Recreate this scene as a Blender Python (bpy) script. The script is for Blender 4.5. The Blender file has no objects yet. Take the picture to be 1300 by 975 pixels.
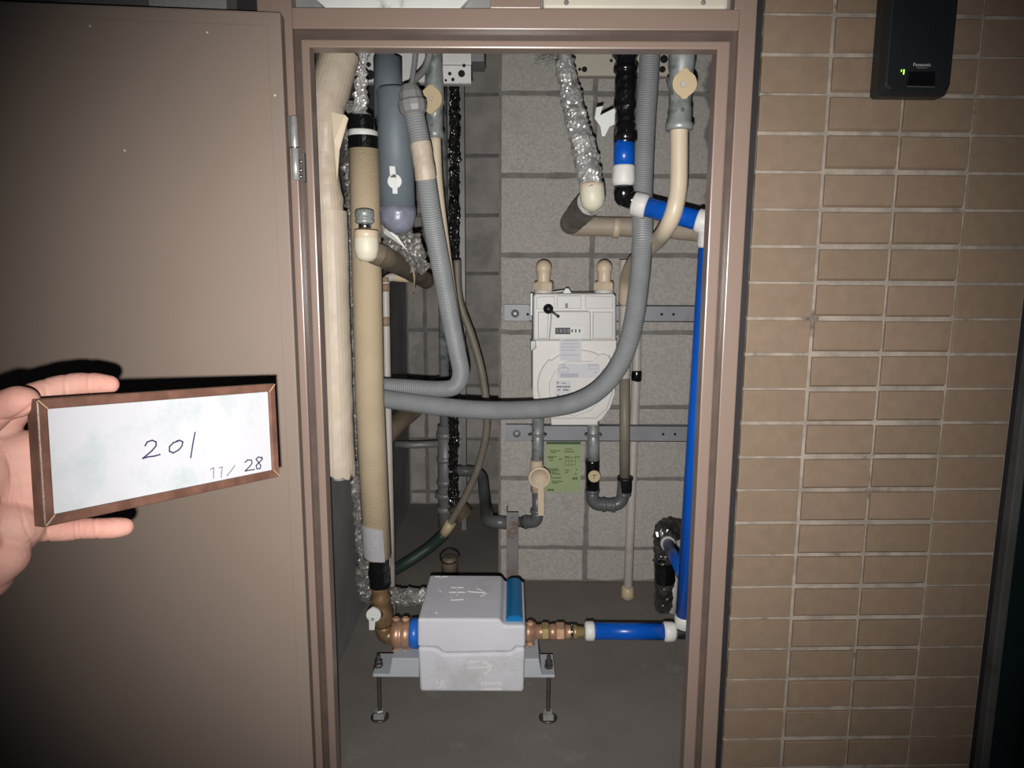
import bpy, bmesh, math, random
from mathutils import Vector, Matrix, noise
random.seed(7)
D = bpy.data
COL = bpy.context.scene.collection
SC = bpy.context.scene

# ---------------------------------------------------------------- camera
CAM = Vector((0.0, -0.97, 1.35))
PITCH = math.atan(900 / 5663.0)
ROLL = 0.0045
F = 900.0
fw = Vector((0, math.cos(PITCH), -math.sin(PITCH)))
up0 = Vector((0, math.sin(PITCH), math.cos(PITCH)))
r0 = Vector((1, 0, 0))
rt = r0 * math.cos(ROLL) + up0 * math.sin(ROLL)
up = up0 * math.cos(ROLL) - r0 * math.sin(ROLL)
cd = D.cameras.new('camera'); cam = D.objects.new('camera', cd); COL.objects.link(cam)
cd.sensor_width = 36.0; cd.lens = F / 1300 * 36.0; cd.clip_start = 0.02
M3 = Matrix((rt, up, -fw)).transposed()
cam.matrix_world = Matrix.Translation(CAM) @ M3.to_4x4()
SC.camera = cam

# ---------------------------------------------------------------- light
wd = D.worlds.new('world'); SC.world = wd; wd.use_nodes = True
wd.node_tree.nodes['Background'].inputs[0].default_value = (0.75, 0.85, 1.0, 1)
wd.node_tree.nodes['Background'].inputs[1].default_value = 0.012
# the phone's flash, just beside and below its lens: the only strong light of the photograph
ld = D.lights.new('flash', 'SPOT'); flash = D.objects.new('flash', ld); COL.objects.link(flash)
ld.energy = 70; ld.spot_size = math.radians(91); ld.spot_blend = 1.0; ld.shadow_soft_size = 0.0035
ld.color = (1.0, 0.97, 0.94)
FL = CAM + rt * (-0.006) - up * 0.0245
flash.location = FL
aim = (fw * 1.0 + rt * 0.04 + up * 0.03).normalized()
flash.rotation_euler = (-aim).to_track_quat('Z', 'Y').to_euler()
SC.view_settings.view_transform = 'Standard'; SC.view_settings.look = 'None'
SC.view_settings.exposure = 0.0; SC.view_settings.gamma = 1.0

# ---------------------------------------------------------------- geometry of the place: points measured at their real depth
def ray(px, py):
    return fw * F + rt * (px - 650) + up * (487.5 - py)
def P(px, py, y=0.0):                       # point at world depth Y = y
    d = ray(px, py); return CAM + d * ((y - CAM.y) / d.y)
def Q(px, py, zc):                          # point at distance zc along the view axis
    return CAM + ray(px, py) * (zc / F)
def S(p, w):                                # metres spanned by w pixels at p
    return w * (p - CAM).dot(fw) / F
FLOOR = 0.493

# ---------------------------------------------------------------- materials
def mat(name, col, rough=0.6, metal=0.0, var=0.0, vscale=20, bump=0.0, bscale=200, col2=None, spec=0.5, emit=None,
        dirt=None, dscale=6, dthr=(0.55, 0.7), rand=0.0, coat=0.0, sss=0.0, stain=None):
    m = D.materials.new(name); m.use_nodes = True
    nt = m.node_tree; N = nt.nodes; L = nt.links; b = N['Principled BSDF']
    b.inputs['Roughness'].default_value = rough; b.inputs['Metallic'].default_value = metal
    b.inputs['Specular IOR Level'].default_value = spec
    if coat: b.inputs['Coat Weight'].default_value = coat; b.inputs['Coat Roughness'].default_value = 0.15
    if sss:
        b.inputs['Subsurface Weight'].default_value = sss
        b.inputs['Subsurface Radius'].default_value = (0.006, 0.002, 0.001)
    gp = N.new('ShaderNodeNewGeometry')
    c2 = col2 or tuple(max(0, v * (1 - var)) for v in col)
    mx = N.new('ShaderNodeMix'); mx.data_type = 'RGBA'
    mx.inputs[6].default_value = (*col, 1); mx.inputs[7].default_value = (*c2, 1)
    nz = N.new('ShaderNodeTexNoise'); nz.inputs['Scale'].default_value = vscale; nz.inputs['Detail'].default_value = 6
    L.new(gp.outputs['Position'], nz.inputs['Vector'])
    rp = N.new('ShaderNodeMapRange'); rp.inputs[1].default_value = 0.35; rp.inputs[2].default_value = 0.65
    L.new(nz.outputs['Fac'], rp.inputs[0]); L.new(rp.outputs[0], mx.inputs[0])
    out = mx.outputs[2]
    if dirt:
        nd = N.new('ShaderNodeTexNoise'); nd.inputs['Scale'].default_value = dscale; nd.inputs['Detail'].default_value = 8
        nd.inputs['Roughness'].default_value = 0.65
        L.new(gp.outputs['Position'], nd.inputs['Vector'])
        rd = N.new('ShaderNodeMapRange'); rd.inputs[1].default_value = dthr[0]; rd.inputs[2].default_value = dthr[1]
        L.new(nd.outputs['Fac'], rd.inputs[0])
        m2 = N.new('ShaderNodeMix'); m2.data_type = 'RGBA'; m2.inputs[7].default_value = (*dirt, 1)
        L.new(rd.outputs[0], m2.inputs[0]); L.new(out, m2.inputs[6]); out = m2.outputs[2]
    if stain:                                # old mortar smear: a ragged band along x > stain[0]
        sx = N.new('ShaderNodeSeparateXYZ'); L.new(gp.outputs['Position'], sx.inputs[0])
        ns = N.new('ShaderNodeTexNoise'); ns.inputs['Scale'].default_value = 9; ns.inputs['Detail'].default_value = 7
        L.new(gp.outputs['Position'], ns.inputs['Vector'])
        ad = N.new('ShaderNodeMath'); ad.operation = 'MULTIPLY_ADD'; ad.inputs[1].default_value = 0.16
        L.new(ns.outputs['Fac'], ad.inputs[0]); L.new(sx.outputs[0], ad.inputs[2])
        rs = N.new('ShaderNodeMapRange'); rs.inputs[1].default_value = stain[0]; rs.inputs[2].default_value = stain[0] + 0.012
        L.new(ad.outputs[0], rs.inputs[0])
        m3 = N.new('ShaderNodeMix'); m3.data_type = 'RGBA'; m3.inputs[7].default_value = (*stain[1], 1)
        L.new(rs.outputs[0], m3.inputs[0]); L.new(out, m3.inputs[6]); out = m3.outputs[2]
    if rand:
        oi = N.new('ShaderNodeObjectInfo'); hs = N.new('ShaderNodeHueSaturation')
        r1 = N.new('ShaderNodeMapRange'); r1.inputs[3].default_value = 1 - rand; r1.inputs[4].default_value = 1 + rand
        L.new(oi.outputs['Random'], r1.inputs[0]); L.new(r1.outputs[0], hs.inputs['Value'])
        r2 = N.new('ShaderNodeMapRange'); r2.inputs[3].default_value = 0.5 + rand * .07; r2.inputs[4].default_value = 0.5 - rand * .07
        L.new(oi.outputs['Random'], r2.inputs[0]); L.new(r2.outputs[0], hs.inputs['Hue'])
        L.new(out, hs.inputs['Color']); out = hs.outputs[0]
    L.new(out, b.inputs['Base Color'])
    if bump:
        nb = N.new('ShaderNodeTexNoise'); nb.inputs['Scale'].default_value = bscale; nb.inputs['Detail'].default_value = 5
        L.new(gp.outputs['Position'], nb.inputs['Vector'])
        bp = N.new('ShaderNodeBump'); bp.inputs['Strength'].default_value = bump; bp.inputs['Distance'].default_value = 0.002
        L.new(nb.outputs['Fac'], bp.inputs['Height']); L.new(bp.outputs[0], b.inputs['Normal'])
    if emit:
        b.inputs['Emission Color'].default_value = (*emit[0], 1); b.inputs['Emission Strength'].default_value = emit[1]
    return m

M = dict(
 frame=mat('brown_steel', (.272, .198, .162), .32, var=.07, vscale=3, bump=.05, bscale=500, spec=.5),
 leaf=mat('brown_door_steel', (.262, .205, .168), .55, var=.06, vscale=4, bump=.05, bscale=700, spec=.25),
 gasket=mat('dark_brown_gasket', (.115, .085, .070), .3, var=.2, vscale=30, spec=.5),
 gap=mat('dark_sealant', (.018, .014, .016), .7, var=.2),
 tile=mat('tan_tile', (.238, .172, .120), .55, var=.10, vscale=60, bump=.15, bscale=450, rand=.05, spec=.3,
          dirt=(.22, .155, .11), dscale=14, dthr=(.5, .75)),
 grout=mat('tile_grout', (.36, .31, .26), .9, var=.35, vscale=40, bump=.5, bscale=300,
           dirt=(.10, .08, .07), dscale=11, dthr=(.6, .68)),
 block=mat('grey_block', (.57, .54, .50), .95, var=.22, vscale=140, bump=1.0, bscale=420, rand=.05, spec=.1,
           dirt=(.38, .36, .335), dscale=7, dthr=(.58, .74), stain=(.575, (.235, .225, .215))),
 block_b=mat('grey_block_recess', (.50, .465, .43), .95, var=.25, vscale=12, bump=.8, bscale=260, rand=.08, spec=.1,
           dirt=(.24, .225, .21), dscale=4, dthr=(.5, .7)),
 mortar=mat('mortar', (.27, .255, .24), .95, var=.25, vscale=30, bump=1.0, bscale=150, spec=.1),
 conc=mat('grey_concrete', (.34, .345, .34), .9, var=.22, vscale=7, bump=.3, bscale=120, spec=.15,
          dirt=(.29, .285, .275), dscale=9, dthr=(.6, .75)),
 floor=mat('floor_concrete', (.265, .24, .215), .85, var=.18, vscale=5, bump=.25, bscale=160, spec=.2,
          dirt=(.33, .31, .28), dscale=8, dthr=(.6, .75)),
 green_dark=mat('dark_green_steel', (.006, .016, .016), .4, var=.2),
 cream=mat('cream_tape', (.51, .43, .335), .5, var=.08, vscale=14, bump=.12, bscale=40, dirt=(.50, .41, .31), dscale=10, dthr=(.55, .75)),
 cream_pipe=mat('cream_resin', (.70, .59, .44), .4, var=.06, vscale=20),
 white_pipe=mat('offwhite_resin', (.60, .56, .51), .45, var=.08, vscale=20, dirt=(.42, .36, .30), dscale=12),
 beige=mat('beige_insulation', (.50, .40, .265), .8, var=.10, vscale=18, bump=.4, bscale=300),
 blackg=mat('black_gloss_tape', (.008, .008, .009), .16, var=.3, bump=.4, bscale=60, coat=.5),
 black=mat('black_matt', (.015, .015, .016), .5, var=.3, bump=.3, bscale=60),
 foil=mat('aluminium_foil', (.74, .73, .71), .32, .45, var=.45, vscale=45, bump=.5, bscale=90),
 foil_dull=mat('dull_foil', (.36, .34, .32), .42, .35, var=.5, vscale=30, bump=.5, bscale=90),
 foil_dark=mat('dark_foil', (.16, .155, .15), .25, .6, var=.6, vscale=40, bump=.5, bscale=90),
 slate=mat('blue_grey_foam', (.15, .18, .205), .55, var=.10, vscale=14, bump=.2, bscale=60),
 slate_film=mat('lilac_clear_wrap', (.25, .26, .33), .32, var=.3, vscale=60, bump=.6, bscale=90),
 hose=mat('grey_conduit', (.27, .285, .29), .5, var=.12, vscale=30, spec=.5),
 brass=mat('bronze', (.68, .41, .27), .42, .5, var=.35, vscale=30, bump=.3, bscale=90),
 brass_y=mat('brass_yellow', (.50, .38, .17), .42, .5, var=.3, vscale=40),
 bronze_d=mat('dark_bronze', (.36, .23, .12), .4, .5, var=.4, vscale=30, bump=.4, bscale=90),
 chrome=mat('chrome', (.70, .70, .70), .18, 1.0, var=.1),
 zinc=mat('bright_zinc', (.55, .55, .54), .35, .4, var=.3, vscale=60),
 galv=mat('galvanised_steel', (.45, .48, .47), .42, .3, var=.35, vscale=35, bump=.15, bscale=90, dirt=(.13, .17, .155), dscale=28, dthr=(.52, .66)),
 steel_grey=mat('grey_painted_steel', (.30, .30, .30), .45, .2, var=.2, vscale=20),
 channel=mat('grey_channel', (.34, .345, .37), .5, .15, var=.15, vscale=12, dirt=(.20, .10, .07), dscale=30, dthr=(.68, .75)),
 rusty=mat('rusty_steel', (.27, .255, .25), .6, .2, var=.2, vscale=12, dirt=(.20, .12, .085), dscale=22, dthr=(.5, .62)),
 dkpipe=mat('dark_grey_pvc', (.14, .145, .15), .35, var=.25, vscale=18),
 ivory=mat('ivory_plastic', (.74, .60, .44), .4, var=.05),
 ivory_dk=mat('tan_plastic', (.66, .53, .33), .4, var=.05),
 white=mat('white_plastic', (.70, .72, .70), .4, var=.05),
 cream_cap=mat('cream_elbow_plastic', (.80, .76, .60), .45, var=.06, bump=.2, bscale=90),
 white_cap=mat('white_elastomer_cap', (.78, .77, .74), .5, var=.08, bump=.3, bscale=90),
 blue=mat('blue_sleeve', (.003, .095, .52), .3, var=.08, vscale=20, spec=.5),
 blue_cap=mat('blue_plastic', (.02, .16, .66), .35, var=.08),
 blue_lid=mat('blue_lid_plastic', (.005, .165, .40), .32, var=.08),
 foam=mat('white_foam', (.64, .645, .69), .7, var=.05, vscale=14, bump=.35, bscale=330, dirt=(.52, .52, .52), dscale=8),
 meter=mat('meter_enamel', (.74, .72, .68), .42, var=.03),
 meter_u=mat('meter_enamel_upper', (.66, .645, .63), .42, var=.03),
 paper=mat('paper_label', (.66, .66, .69), .6, var=.04),
 rod=mat('dark_steel_rod', (.13, .115, .11), .35, .6, var=.3, vscale=60),
 ink=mat('ink_grey', (.10, .10, .12), .6),
 ink_l=mat('ink_faint', (.36, .36, .46), .6),
 greenp=mat('green_paper', (.42, .52, .27), .6, var=.1, vscale=18),
 ink_g=mat('ink_green', (.07, .13, .05), .6),
 bracket=mat('pale_blue_grey_steel', (.47, .50, .54), .5, var=.06),
 tan_strap=mat('brown_insulated_pipe', (.21, .165, .115), .55, var=.45, vscale=22, bump=.3, bscale=80),
 brown_hose=mat('brown_grey_hose', (.27, .235, .185), .5, var=.15, vscale=30),
 green_hose=mat('dark_green_hose', (.03, .055, .045), .5, var=.2),
 plate=mat('white_zinc_plate', (.74, .73, .71), .4, .1, var=.12, vscale=20),
 plate_c=mat('cream_plate', (.62, .57, .47), .5, var=.08, vscale=20, dirt=(.35, .27, .19), dscale=22, dthr=(.66, .76)),
 rust_w=mat('white_paint_rusting', (.68, .69, .66), .5, var=.06, dirt=(.22, .17, .11), dscale=16, dthr=(.62, .70)),
 panel_g=mat('dark_grey_panel', (.10, .10, .095), .6, var=.35, vscale=9, dirt=(.06, .05, .04), dscale=14),
 intercom=mat('charcoal_plastic', (.016, .018, .020), .38, var=.15),
 intercom2=mat('charcoal_window', (.006, .006, .007), .12, var=.1),
 white_ink=mat('white_print', (.5, .5, .5), .5),
 led=mat('green_led', (.2, .8, .1), .4, emit=((.45, 1.0, .05), 2.5)),
 wood=mat('brown_wood', (.125, .062, .044), .4, var=.35, vscale=60, bump=.2, bscale=200, spec=.4),
 wood_l=mat('worn_wood_edge', (.40, .26, .16), .6, var=.3, vscale=90),
 board=mat('whiteboard', (.385, .39, .41), .4, var=.03, vscale=20, dirt=(.31, .345, .35), dscale=22, dthr=(.5, .66), spec=.2),
 pen=mat('marker_ink', (.025, .022, .06), .5), pen_g=mat('grey_marker_ink', (.16, .15, .17), .5),
 skin=mat('skin', (.50, .285, .23), .6, col2=(.50, .235, .19), vscale=22, bump=.25, bscale=240, sss=.08, spec=.2),
 skin_l=mat('nail', (.55, .36, .29), .3),
 string=mat('tan_string', (.38, .29, .19), .8, var=.2),
 terracotta=mat('terracotta_band', (.38, .27, .19), .6, var=.2),
 dark=mat('dark_void', (.01, .01, .01), .9),
)

# ---------------------------------------------------------------- mesh helpers (world coordinates)
def box(bm, lo, hi, bev=0, rot=None, seg=2):
    lo = Vector(lo); hi = Vector(hi); c = (lo + hi) / 2; s = hi - lo
    t = bmesh.new(); bmesh.ops.create_cube(t, size=1)
    bmesh.ops.scale(t, vec=s, verts=t.verts)
    if bev: bmesh.ops.bevel(t, geom=t.edges[:], offset=bev, segments=seg, profile=.6, affect='EDGES')
    mtx = Matrix.Translation(c)
    if rot: mtx = mtx @ rot.to_4x4()
    bmesh.ops.transform(t, matrix=mtx, verts=t.verts)
    merge(bm, t)
def merge(bm, t):
    me = D.meshes.new('t'); t.to_mesh(me); t.free(); bm.from_mesh(me); D.meshes.remove(me)
def basis(d):
    d = d.normalized(); a = Vector((0, 0, 1)) if abs(d.z) < .9 else Vector((0, 1, 0))
    u = a.cross(d).normalized(); return u, d.cross(u), d
def fillet(pts, rad, n=7):
    out = [pts[0]]
    for i in range(1, len(pts) - 1):
        a, b, c = pts[i - 1], pts[i], pts[i + 1]
        d1 = (a - b); d2 = (c - b); q = min(rad, d1.length * .49, d2.length * .49)
        s = b + d1.normalized() * q; e = b + d2.normalized() * q
        for k in range(n + 1):
            t = k / n; out.append(s * (1 - t) ** 2 + b * 2 * t * (1 - t) + e * t * t)
    out.append(pts[-1]); return out
def spline(pts, step=.01):
    out = []; p = [pts[0] * 2 - pts[1]] + pts + [pts[-1] * 2 - pts[-2]]
    for i in range(1, len(p) - 2):
        n = max(2, int((p[i + 1] - p[i]).length / step))
        for k in range(n):
            t = k / n
            out.append(.5 * ((2 * p[i]) + (p[i + 1] - p[i - 1]) * t + (2 * p[i - 1] - 5 * p[i] + 4 * p[i + 1] - p[i + 2]) * t * t
                             + (3 * p[i] - p[i - 1] - 3 * p[i + 1] + p[i + 2]) * t ** 3))
    out.append(pts[-1]); return out
def resample(pts, step):
    out = [pts[0]]; acc = 0; L = [0]
    for a, b in zip(pts, pts[1:]): L.append(L[-1] + (b - a).length)
    n = max(1, round(L[-1] / step)); j = 0
    for k in range(1, n + 1):
        s = L[-1] * k / n
        while j < len(L) - 2 and L[j + 1] < s: j += 1
        t = (s - L[j]) / max(1e-9, L[j + 1] - L[j]); out.append(pts[j].lerp(pts[j + 1], t))
    return out
def tube(bm, pts, r, seg=20, rings=None, crumple=0, cs=40, caps=True, taper=None, ridge=0, rstep=.004):
    """a swept round pipe; ridge: corrugation depth, crumple: noise depth"""
    if ridge or crumple:
        fine = crumple >= .004
        pts = resample(pts, rstep / 2 if ridge else (.0028 if fine else .006)); seg = 44 if fine else max(seg, 26)
    n = len(pts); vs = []
    t0 = (pts[1] - pts[0]).normalized(); u, v, _ = basis(t0)
    for i, p in enumerate(pts):
        t = (pts[min(i + 1, n - 1)] - pts[max(i - 1, 0)]).normalized()
        u = (u - t * u.dot(t)).normalized(); v = t.cross(u)
        rr = r if not callable(r) else r(i / (n - 1))
        if ridge and i % 2: rr -= ridge
        ring = []
        for k in range(seg):
            a = 2 * math.pi * k / seg; d = u * math.cos(a) + v * math.sin(a)
            q = rr
            if crumple:
                w = p + d * rr
                q += crumple * noise.noise(w * cs) + (crumple * .8 * abs(noise.noise(w * cs * 1.9)) * 2 - crumple * .5 + crumple * .16 * noise.noise(w * cs * 4.5) if fine else crumple * .5 * noise.noise(w * cs * 2.7))
            ring.append(bm.verts.new(p + d * q))
        vs.append(ring)
    for i in range(n - 1):
        for k in range(seg):
            f = bm.faces.new((vs[i][k], vs[i][(k + 1) % seg], vs[i + 1][(k + 1) % seg], vs[i + 1][k])); f.smooth = not (crumple or ridge)
    if caps:
        bm.faces.new(vs[0][::-1]); bm.faces.new(vs[-1])
def lathe(bm, base, axis, prof, seg=24, smooth=True):
    u, v, d = basis(axis); vs = []
    if seg == 6: u, v = u * math.cos(.3) + v * math.sin(.3), v * math.cos(.3) - u * math.sin(.3)
    for h, r in prof:
        vs.append([bm.verts.new(base + d * h + (u * math.cos(2 * math.pi * k / seg) + v * math.sin(2 * math.pi * k / seg)) * max(r, 1e-5)) for k in range(seg)])
    for a, b in zip(vs, vs[1:]):
        for k in range(seg):
            f = bm.faces.new((a[k], a[(k + 1) % seg], b[(k + 1) % seg], b[k])); f.smooth = smooth and seg > 8
    bm.faces.new(vs[0][::-1]); bm.faces.new(vs[-1])
def hexa(bm, p, axis, h, r):
    lathe(bm, p - axis.normalized() * h / 2, axis, [(0, r * .94), (h * .1, r), (h * .9, r), (h, r * .94)], 6, False)
def sph(bm, c, r, sc=(1, 1, 1), seg=20):
    t = bmesh.new(); bmesh.ops.create_uvsphere(t, u_segments=seg, v_segments=seg // 2, radius=r)
    for f in t.faces: f.smooth = True
    bmesh.ops.transform(t, matrix=Matrix.Translation(c) @ Matrix.Diagonal((*sc, 1)), verts=t.verts); merge(bm, t)
def prism(bm, pts, dvec, bev=0, smooth=False):
    t = bmesh.new(); a = [t.verts.new(p) for p in pts]; b = [t.verts.new(p + dvec) for p in pts]; n = len(pts)
    t.faces.new(a); fb = t.faces.new(b[::-1])
    for i in range(n): t.faces.new((a[i], b[i], b[(i + 1) % n], a[(i + 1) % n]))
    bmesh.ops.recalc_face_normals(t, faces=t.faces[:])
    if bev:
        ed = [e for e in t.edges if (e.verts[0] in a and e.verts[1] in a)]
        bmesh.ops.bevel(t, geom=ed, offset=bev, segments=3, profile=.5, affect='EDGES')
    merge(bm, t)
def ribbon(bm, pts, w, h, nrm):             # a raised pen or emboss stroke
    nrm = nrm.normalized()
    for a, b in zip(pts, pts[1:]):
        d = (b - a).normalized(); s = d.cross(nrm) * w / 2; a2 = a - d * w * .35; b2 = b + d * w * .35
        prism(bm, [a2 - s, b2 - s, b2 + s, a2 + s], nrm * h)

ORG = {}
def obj(name, bm, m, parent=None, label=None, cat=None, group=None, kind=None, org=None, recalc=True):
    if recalc: bmesh.ops.recalc_face_normals(bm, faces=bm.faces[:])
    me = D.meshes.new(name)
    if parent is not None: o_ = ORG[parent.name]
    elif org is not None: o_ = Vector(org)
    else:
        xs = [v.co for v in bm.verts]
        o_ = Vector((sum(v.x for v in xs) / len(xs), sum(v.y for v in xs) / len(xs), min(v.z for v in xs)))
    bmesh.ops.translate(bm, vec=-o_, verts=bm.verts)
    bm.to_mesh(me); bm.free(); me.materials.append(M[m] if isinstance(m, str) else m)
    o = D.objects.new(name, me); COL.objects.link(o); ORG[o.name] = o_
    if parent is not None: o.parent = parent
    else: o.location = o_
    if name in ('print', 'embossed_mark', 'digit_window', 'small_print', 'grille', 'mitre_wear', 'barcode', 'handwriting'): kind = 'stuff'
    tag(o, label, cat, group, kind); return o
def tag(o, label=None, cat=None, group=None, kind=None):
    if label: o['label'] = label
    if cat: o['category'] = cat
    if group: o['group'] = group
    if kind: o['kind'] = kind
def thing(name, label, cat, base, group=None, kind=None):
    o = D.objects.new(name, None); COL.objects.link(o); o.location = base; o.empty_display_size = .03
    ORG[o.name] = Vector(base); tag(o, label, cat, group, kind); return o
def B(): return bmesh.new()
def mk(fn, *a, **k):
    bm = bmesh.new(); fn(bm, *a, **k); return bm
def pth(*p): return [P(*q) for q in p]
def seg_tube(name, m, parent, pts, wpx, **k):
    lab = k.pop('label', None); bm = B(); r = S(pts[0], wpx) / 2 if not callable(wpx) else wpx
    tube(bm, pts, r, **k); return obj(name, bm, m, parent, lab)
X = Vector((1, 0, 0)); Y = Vector((0, 1, 0)); Z = Vector((0, 0, 1))

# ================================================================ SETTING
# ---- back wall of blocks, with the recess left of it
def block_wall(name, x0, x1, y, zs, xj, m, bricks, xjoint=.006):
    bm = B(); box(bm, (x0, y + .007, FLOOR - .05), (x1, y + .10, 2.35))
    w = obj(name, bm, 'mortar', kind='structure', org=(x0, y, FLOOR))
    cache = {}
    for i in range(len(zs) - 1):
        xe = [x0] + [x for x in xj if x0 + .02 < x < x1 - .02] + [x1]
        for j in range(len(xe) - 1):
            a, b = xe[j], xe[j + 1]; g = .0055
            wd_, h_ = round(b - a - 2 * g, 4), round(zs[i + 1] - zs[i] - 2 * g, 4)
            key = (wd_, h_, random.randint(0, 1))
            if key not in cache:
                t = B(); box(t, (-wd_ / 2, 0, -h_ / 2), (wd_ / 2, .07, h_ / 2), .004)
                bmesh.ops.subdivide_edges(t, edges=[e for e in t.edges if e.calc_length() > .1], cuts=7, use_grid_fill=True)
                for v in t.verts:
                    if v.co.y < .03: v.co += Vector((noise.noise(v.co * 60 + Vector((j, i, 0))), .5 * noise.noise(v.co * 30 + Vector((i, 3, j))), noise.noise(v.co * 55 + Vector((0, j, i))))) * .0038
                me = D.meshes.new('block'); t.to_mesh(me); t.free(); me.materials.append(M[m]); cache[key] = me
            o = D.objects.new('block', cache[key]); COL.objects.link(o); o.parent = w
            o.location = Vector(((a + b) / 2 - x0, random.uniform(-.002, .003), (zs[i] + zs[i + 1]) / 2 - FLOOR))
    return w
YB = .90; YR = 1.56; XC = P(633, 450, YB).x
zr = P(700, 324, YB).z
zs = [zr + .2 * k for k in range(-6, 6)]; zs = [max(FLOOR, z) for z in zs]; zs = [z for i, z in enumerate(zs) if i == len(zs) - 1 or zs[i + 1] > z]
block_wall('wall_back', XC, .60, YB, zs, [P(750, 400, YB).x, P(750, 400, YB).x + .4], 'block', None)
zr2 = P(600, 347, YR).z
zs2 = [zr2 + .2 * k for k in range(-7, 7)]; zs2 = [max(FLOOR, z) for z in zs2]; zs2 = [z for i, z in enumerate(zs2) if i == len(zs2) - 1 or zs2[i + 1] > z]
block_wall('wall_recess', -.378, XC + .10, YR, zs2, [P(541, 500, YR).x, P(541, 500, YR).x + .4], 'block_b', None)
# return of the projecting wall
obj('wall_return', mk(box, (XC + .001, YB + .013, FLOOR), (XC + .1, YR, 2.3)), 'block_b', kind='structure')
obj('wall_left', mk(box, (-.48, .03, .1), (-.378, YR + .1, 2.35)), 'conc', kind='structure')
obj('wall_right', mk(box, (.60, .03, .1), (.70, YB + .1, 2.35)), 'conc', kind='structure')
bm = B(); box(bm, (-.48, .032, FLOOR - .08), (.70, YR + .1, FLOOR))
obj('floor', bm, 'floor', kind='structure')
obj('ceiling', mk(box, (-.48, .04, 2.3), (.70, YR + .1, 2.36)), 'conc', kind='structure')

# ---- steel door frame (profile: outer face, recessed gasket strip, inner stop)
xoL = P(345, 400).x; xoR = P(940, 400).x
gL0, gL1, iL = P(386, 400).x, P(395, 400).x, P(404.8, 400).x
iR, gR0, gR1 = P(895.5, 400).x, P(911, 400).x, P(919.5, 400).x
zg1, zg0, zi = P(650, 37.5).z, P(650, 50).z, P(650, 60.5).z
zpan = P(650, 10.5).z
ZB = .05
fr = thing('trim_1', None, None, (0, 0, ZB), kind='structure'); 
def jamb(x0, x1, y0, y1, z0, z1, bev=.0015): 
    bm = B(); box(bm, (x0, y0, z0), (x1, y1, z1), bev); return bm
TOP = 2.3
obj('jamb_face', jamb(xoL, gL0, 0, .045, ZB, TOP), 'frame', fr)
obj('jamb_face', jamb(gR1, xoR, 0, .045, ZB, TOP), 'frame', fr)
obj('head_face', jamb(gL0, gR1, 0, .045, zg1, zpan), 'frame', fr)
obj('gasket', jamb(gL0, gL1, .011, .04, ZB, zg1, 0), 'gasket', fr)
obj('gasket', jamb(gR0, gR1, .011, .04, ZB, zg1, 0), 'gasket', fr)
obj('gasket', jamb(gL0, gR1, .0112, .04, zg0, zg1, 0), 'gasket', fr)
obj('stop', jamb(gL1, iL, .003, .028, ZB, zg0, .002), 'frame', fr)
obj('stop', jamb(iR, gR0, .003, .028, ZB, zg0, .002), 'frame', fr)
obj('stop', jamb(gL1, gR0, .0032, .0282, zi, zg0, .002), 'frame', fr)
# mullion between the two panels over the door
mu0, mu1 = P(622, 5).x, P(687, 5).x
obj('mullion', jamb(mu0, mu1, .0002, .045, zpan, TOP), 'frame', fr)
xrp = P(927, 5).x
obj('upper_post', jamb(xrp + .006, gR1 + .004, .0004, .045, zpan, TOP), 'frame', fr)
obj('upper_post', jamb(gL0 - .004, P(366, 5).x, .0004, .045, zpan, TOP, 0) if P(366, 5).x > gL0 - .004 else jamb(gL0 - .02, gL0 - .001, .0004, .045, zpan, TOP, 0), 'frame', fr)
obj('opening_reveal', jamb(iL - .10, iL - .006, .028, .034, ZB, TOP, 0), 'gap', fr)
obj('opening_reveal', jamb(iR + .006, .60, .028, .034, ZB, TOP, 0), 'gap', fr)
obj('opening_reveal', jamb(iL - .1, iR + .1, .0285, .034, zi + .006, TOP, 0), 'gap', fr)
obj('joint_strip', mk(box, (xoR, -.001 + .006, ZB), (P(948.5, 400).x, .04, TOP)), 'gap', fr)

# ---- panels over the door
vp = thing('trim_2', None, None, ((gL0 + mu0) / 2, .012, zpan), kind='structure')
obj('panel_recess', mk(box, (gL0 - .0005, .022, zpan), (mu0 - .0005, .027, TOP)), 'steel_grey', vp)
zp1 = P(500, 7.5).z; x0, x1 = P(399, 5).x, P(597, 5).x
pts = [Vector((x0 + .012, .008, zp1)), Vector((x1 - .014, .008, zp1)), Vector((x1, .008, zp1 + .014)), Vector((x1, .008, TOP - .1)), Vector((x0, .008, TOP - .1)), Vector((x0, .008, zp1 + .010))]
obj('white_panel', mk(prism, pts, Y * .013, .002), 'rust_w', vp, 'white painted panel with rust along its lower edge')
vp2 = thing('trim_3', None, None, ((xrp + mu1) / 2, .012, zpan), kind='structure')
obj('panel_recess', mk(box, (mu1 + .0005, .022, zpan), (xrp + .006, .027, TOP)), 'steel_grey', vp2)
bm = B(); box(bm, (mu1 + .0025, .004, zpan + .0015), (xrp - .0015, .021, TOP - .1), .004); obj('cream_panel', bm, 'plate_c', vp2, 'cream painted panel fixed by screws')
for sx in (719, 893):
    p = P(sx, 3, .003); bm = B(); lathe(bm, p + Y * .002, -Y, [(0, .0032), (.002, .0032), (.003, .0015)], 12); obj('screw', bm, 'rusty', vp2)

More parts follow.
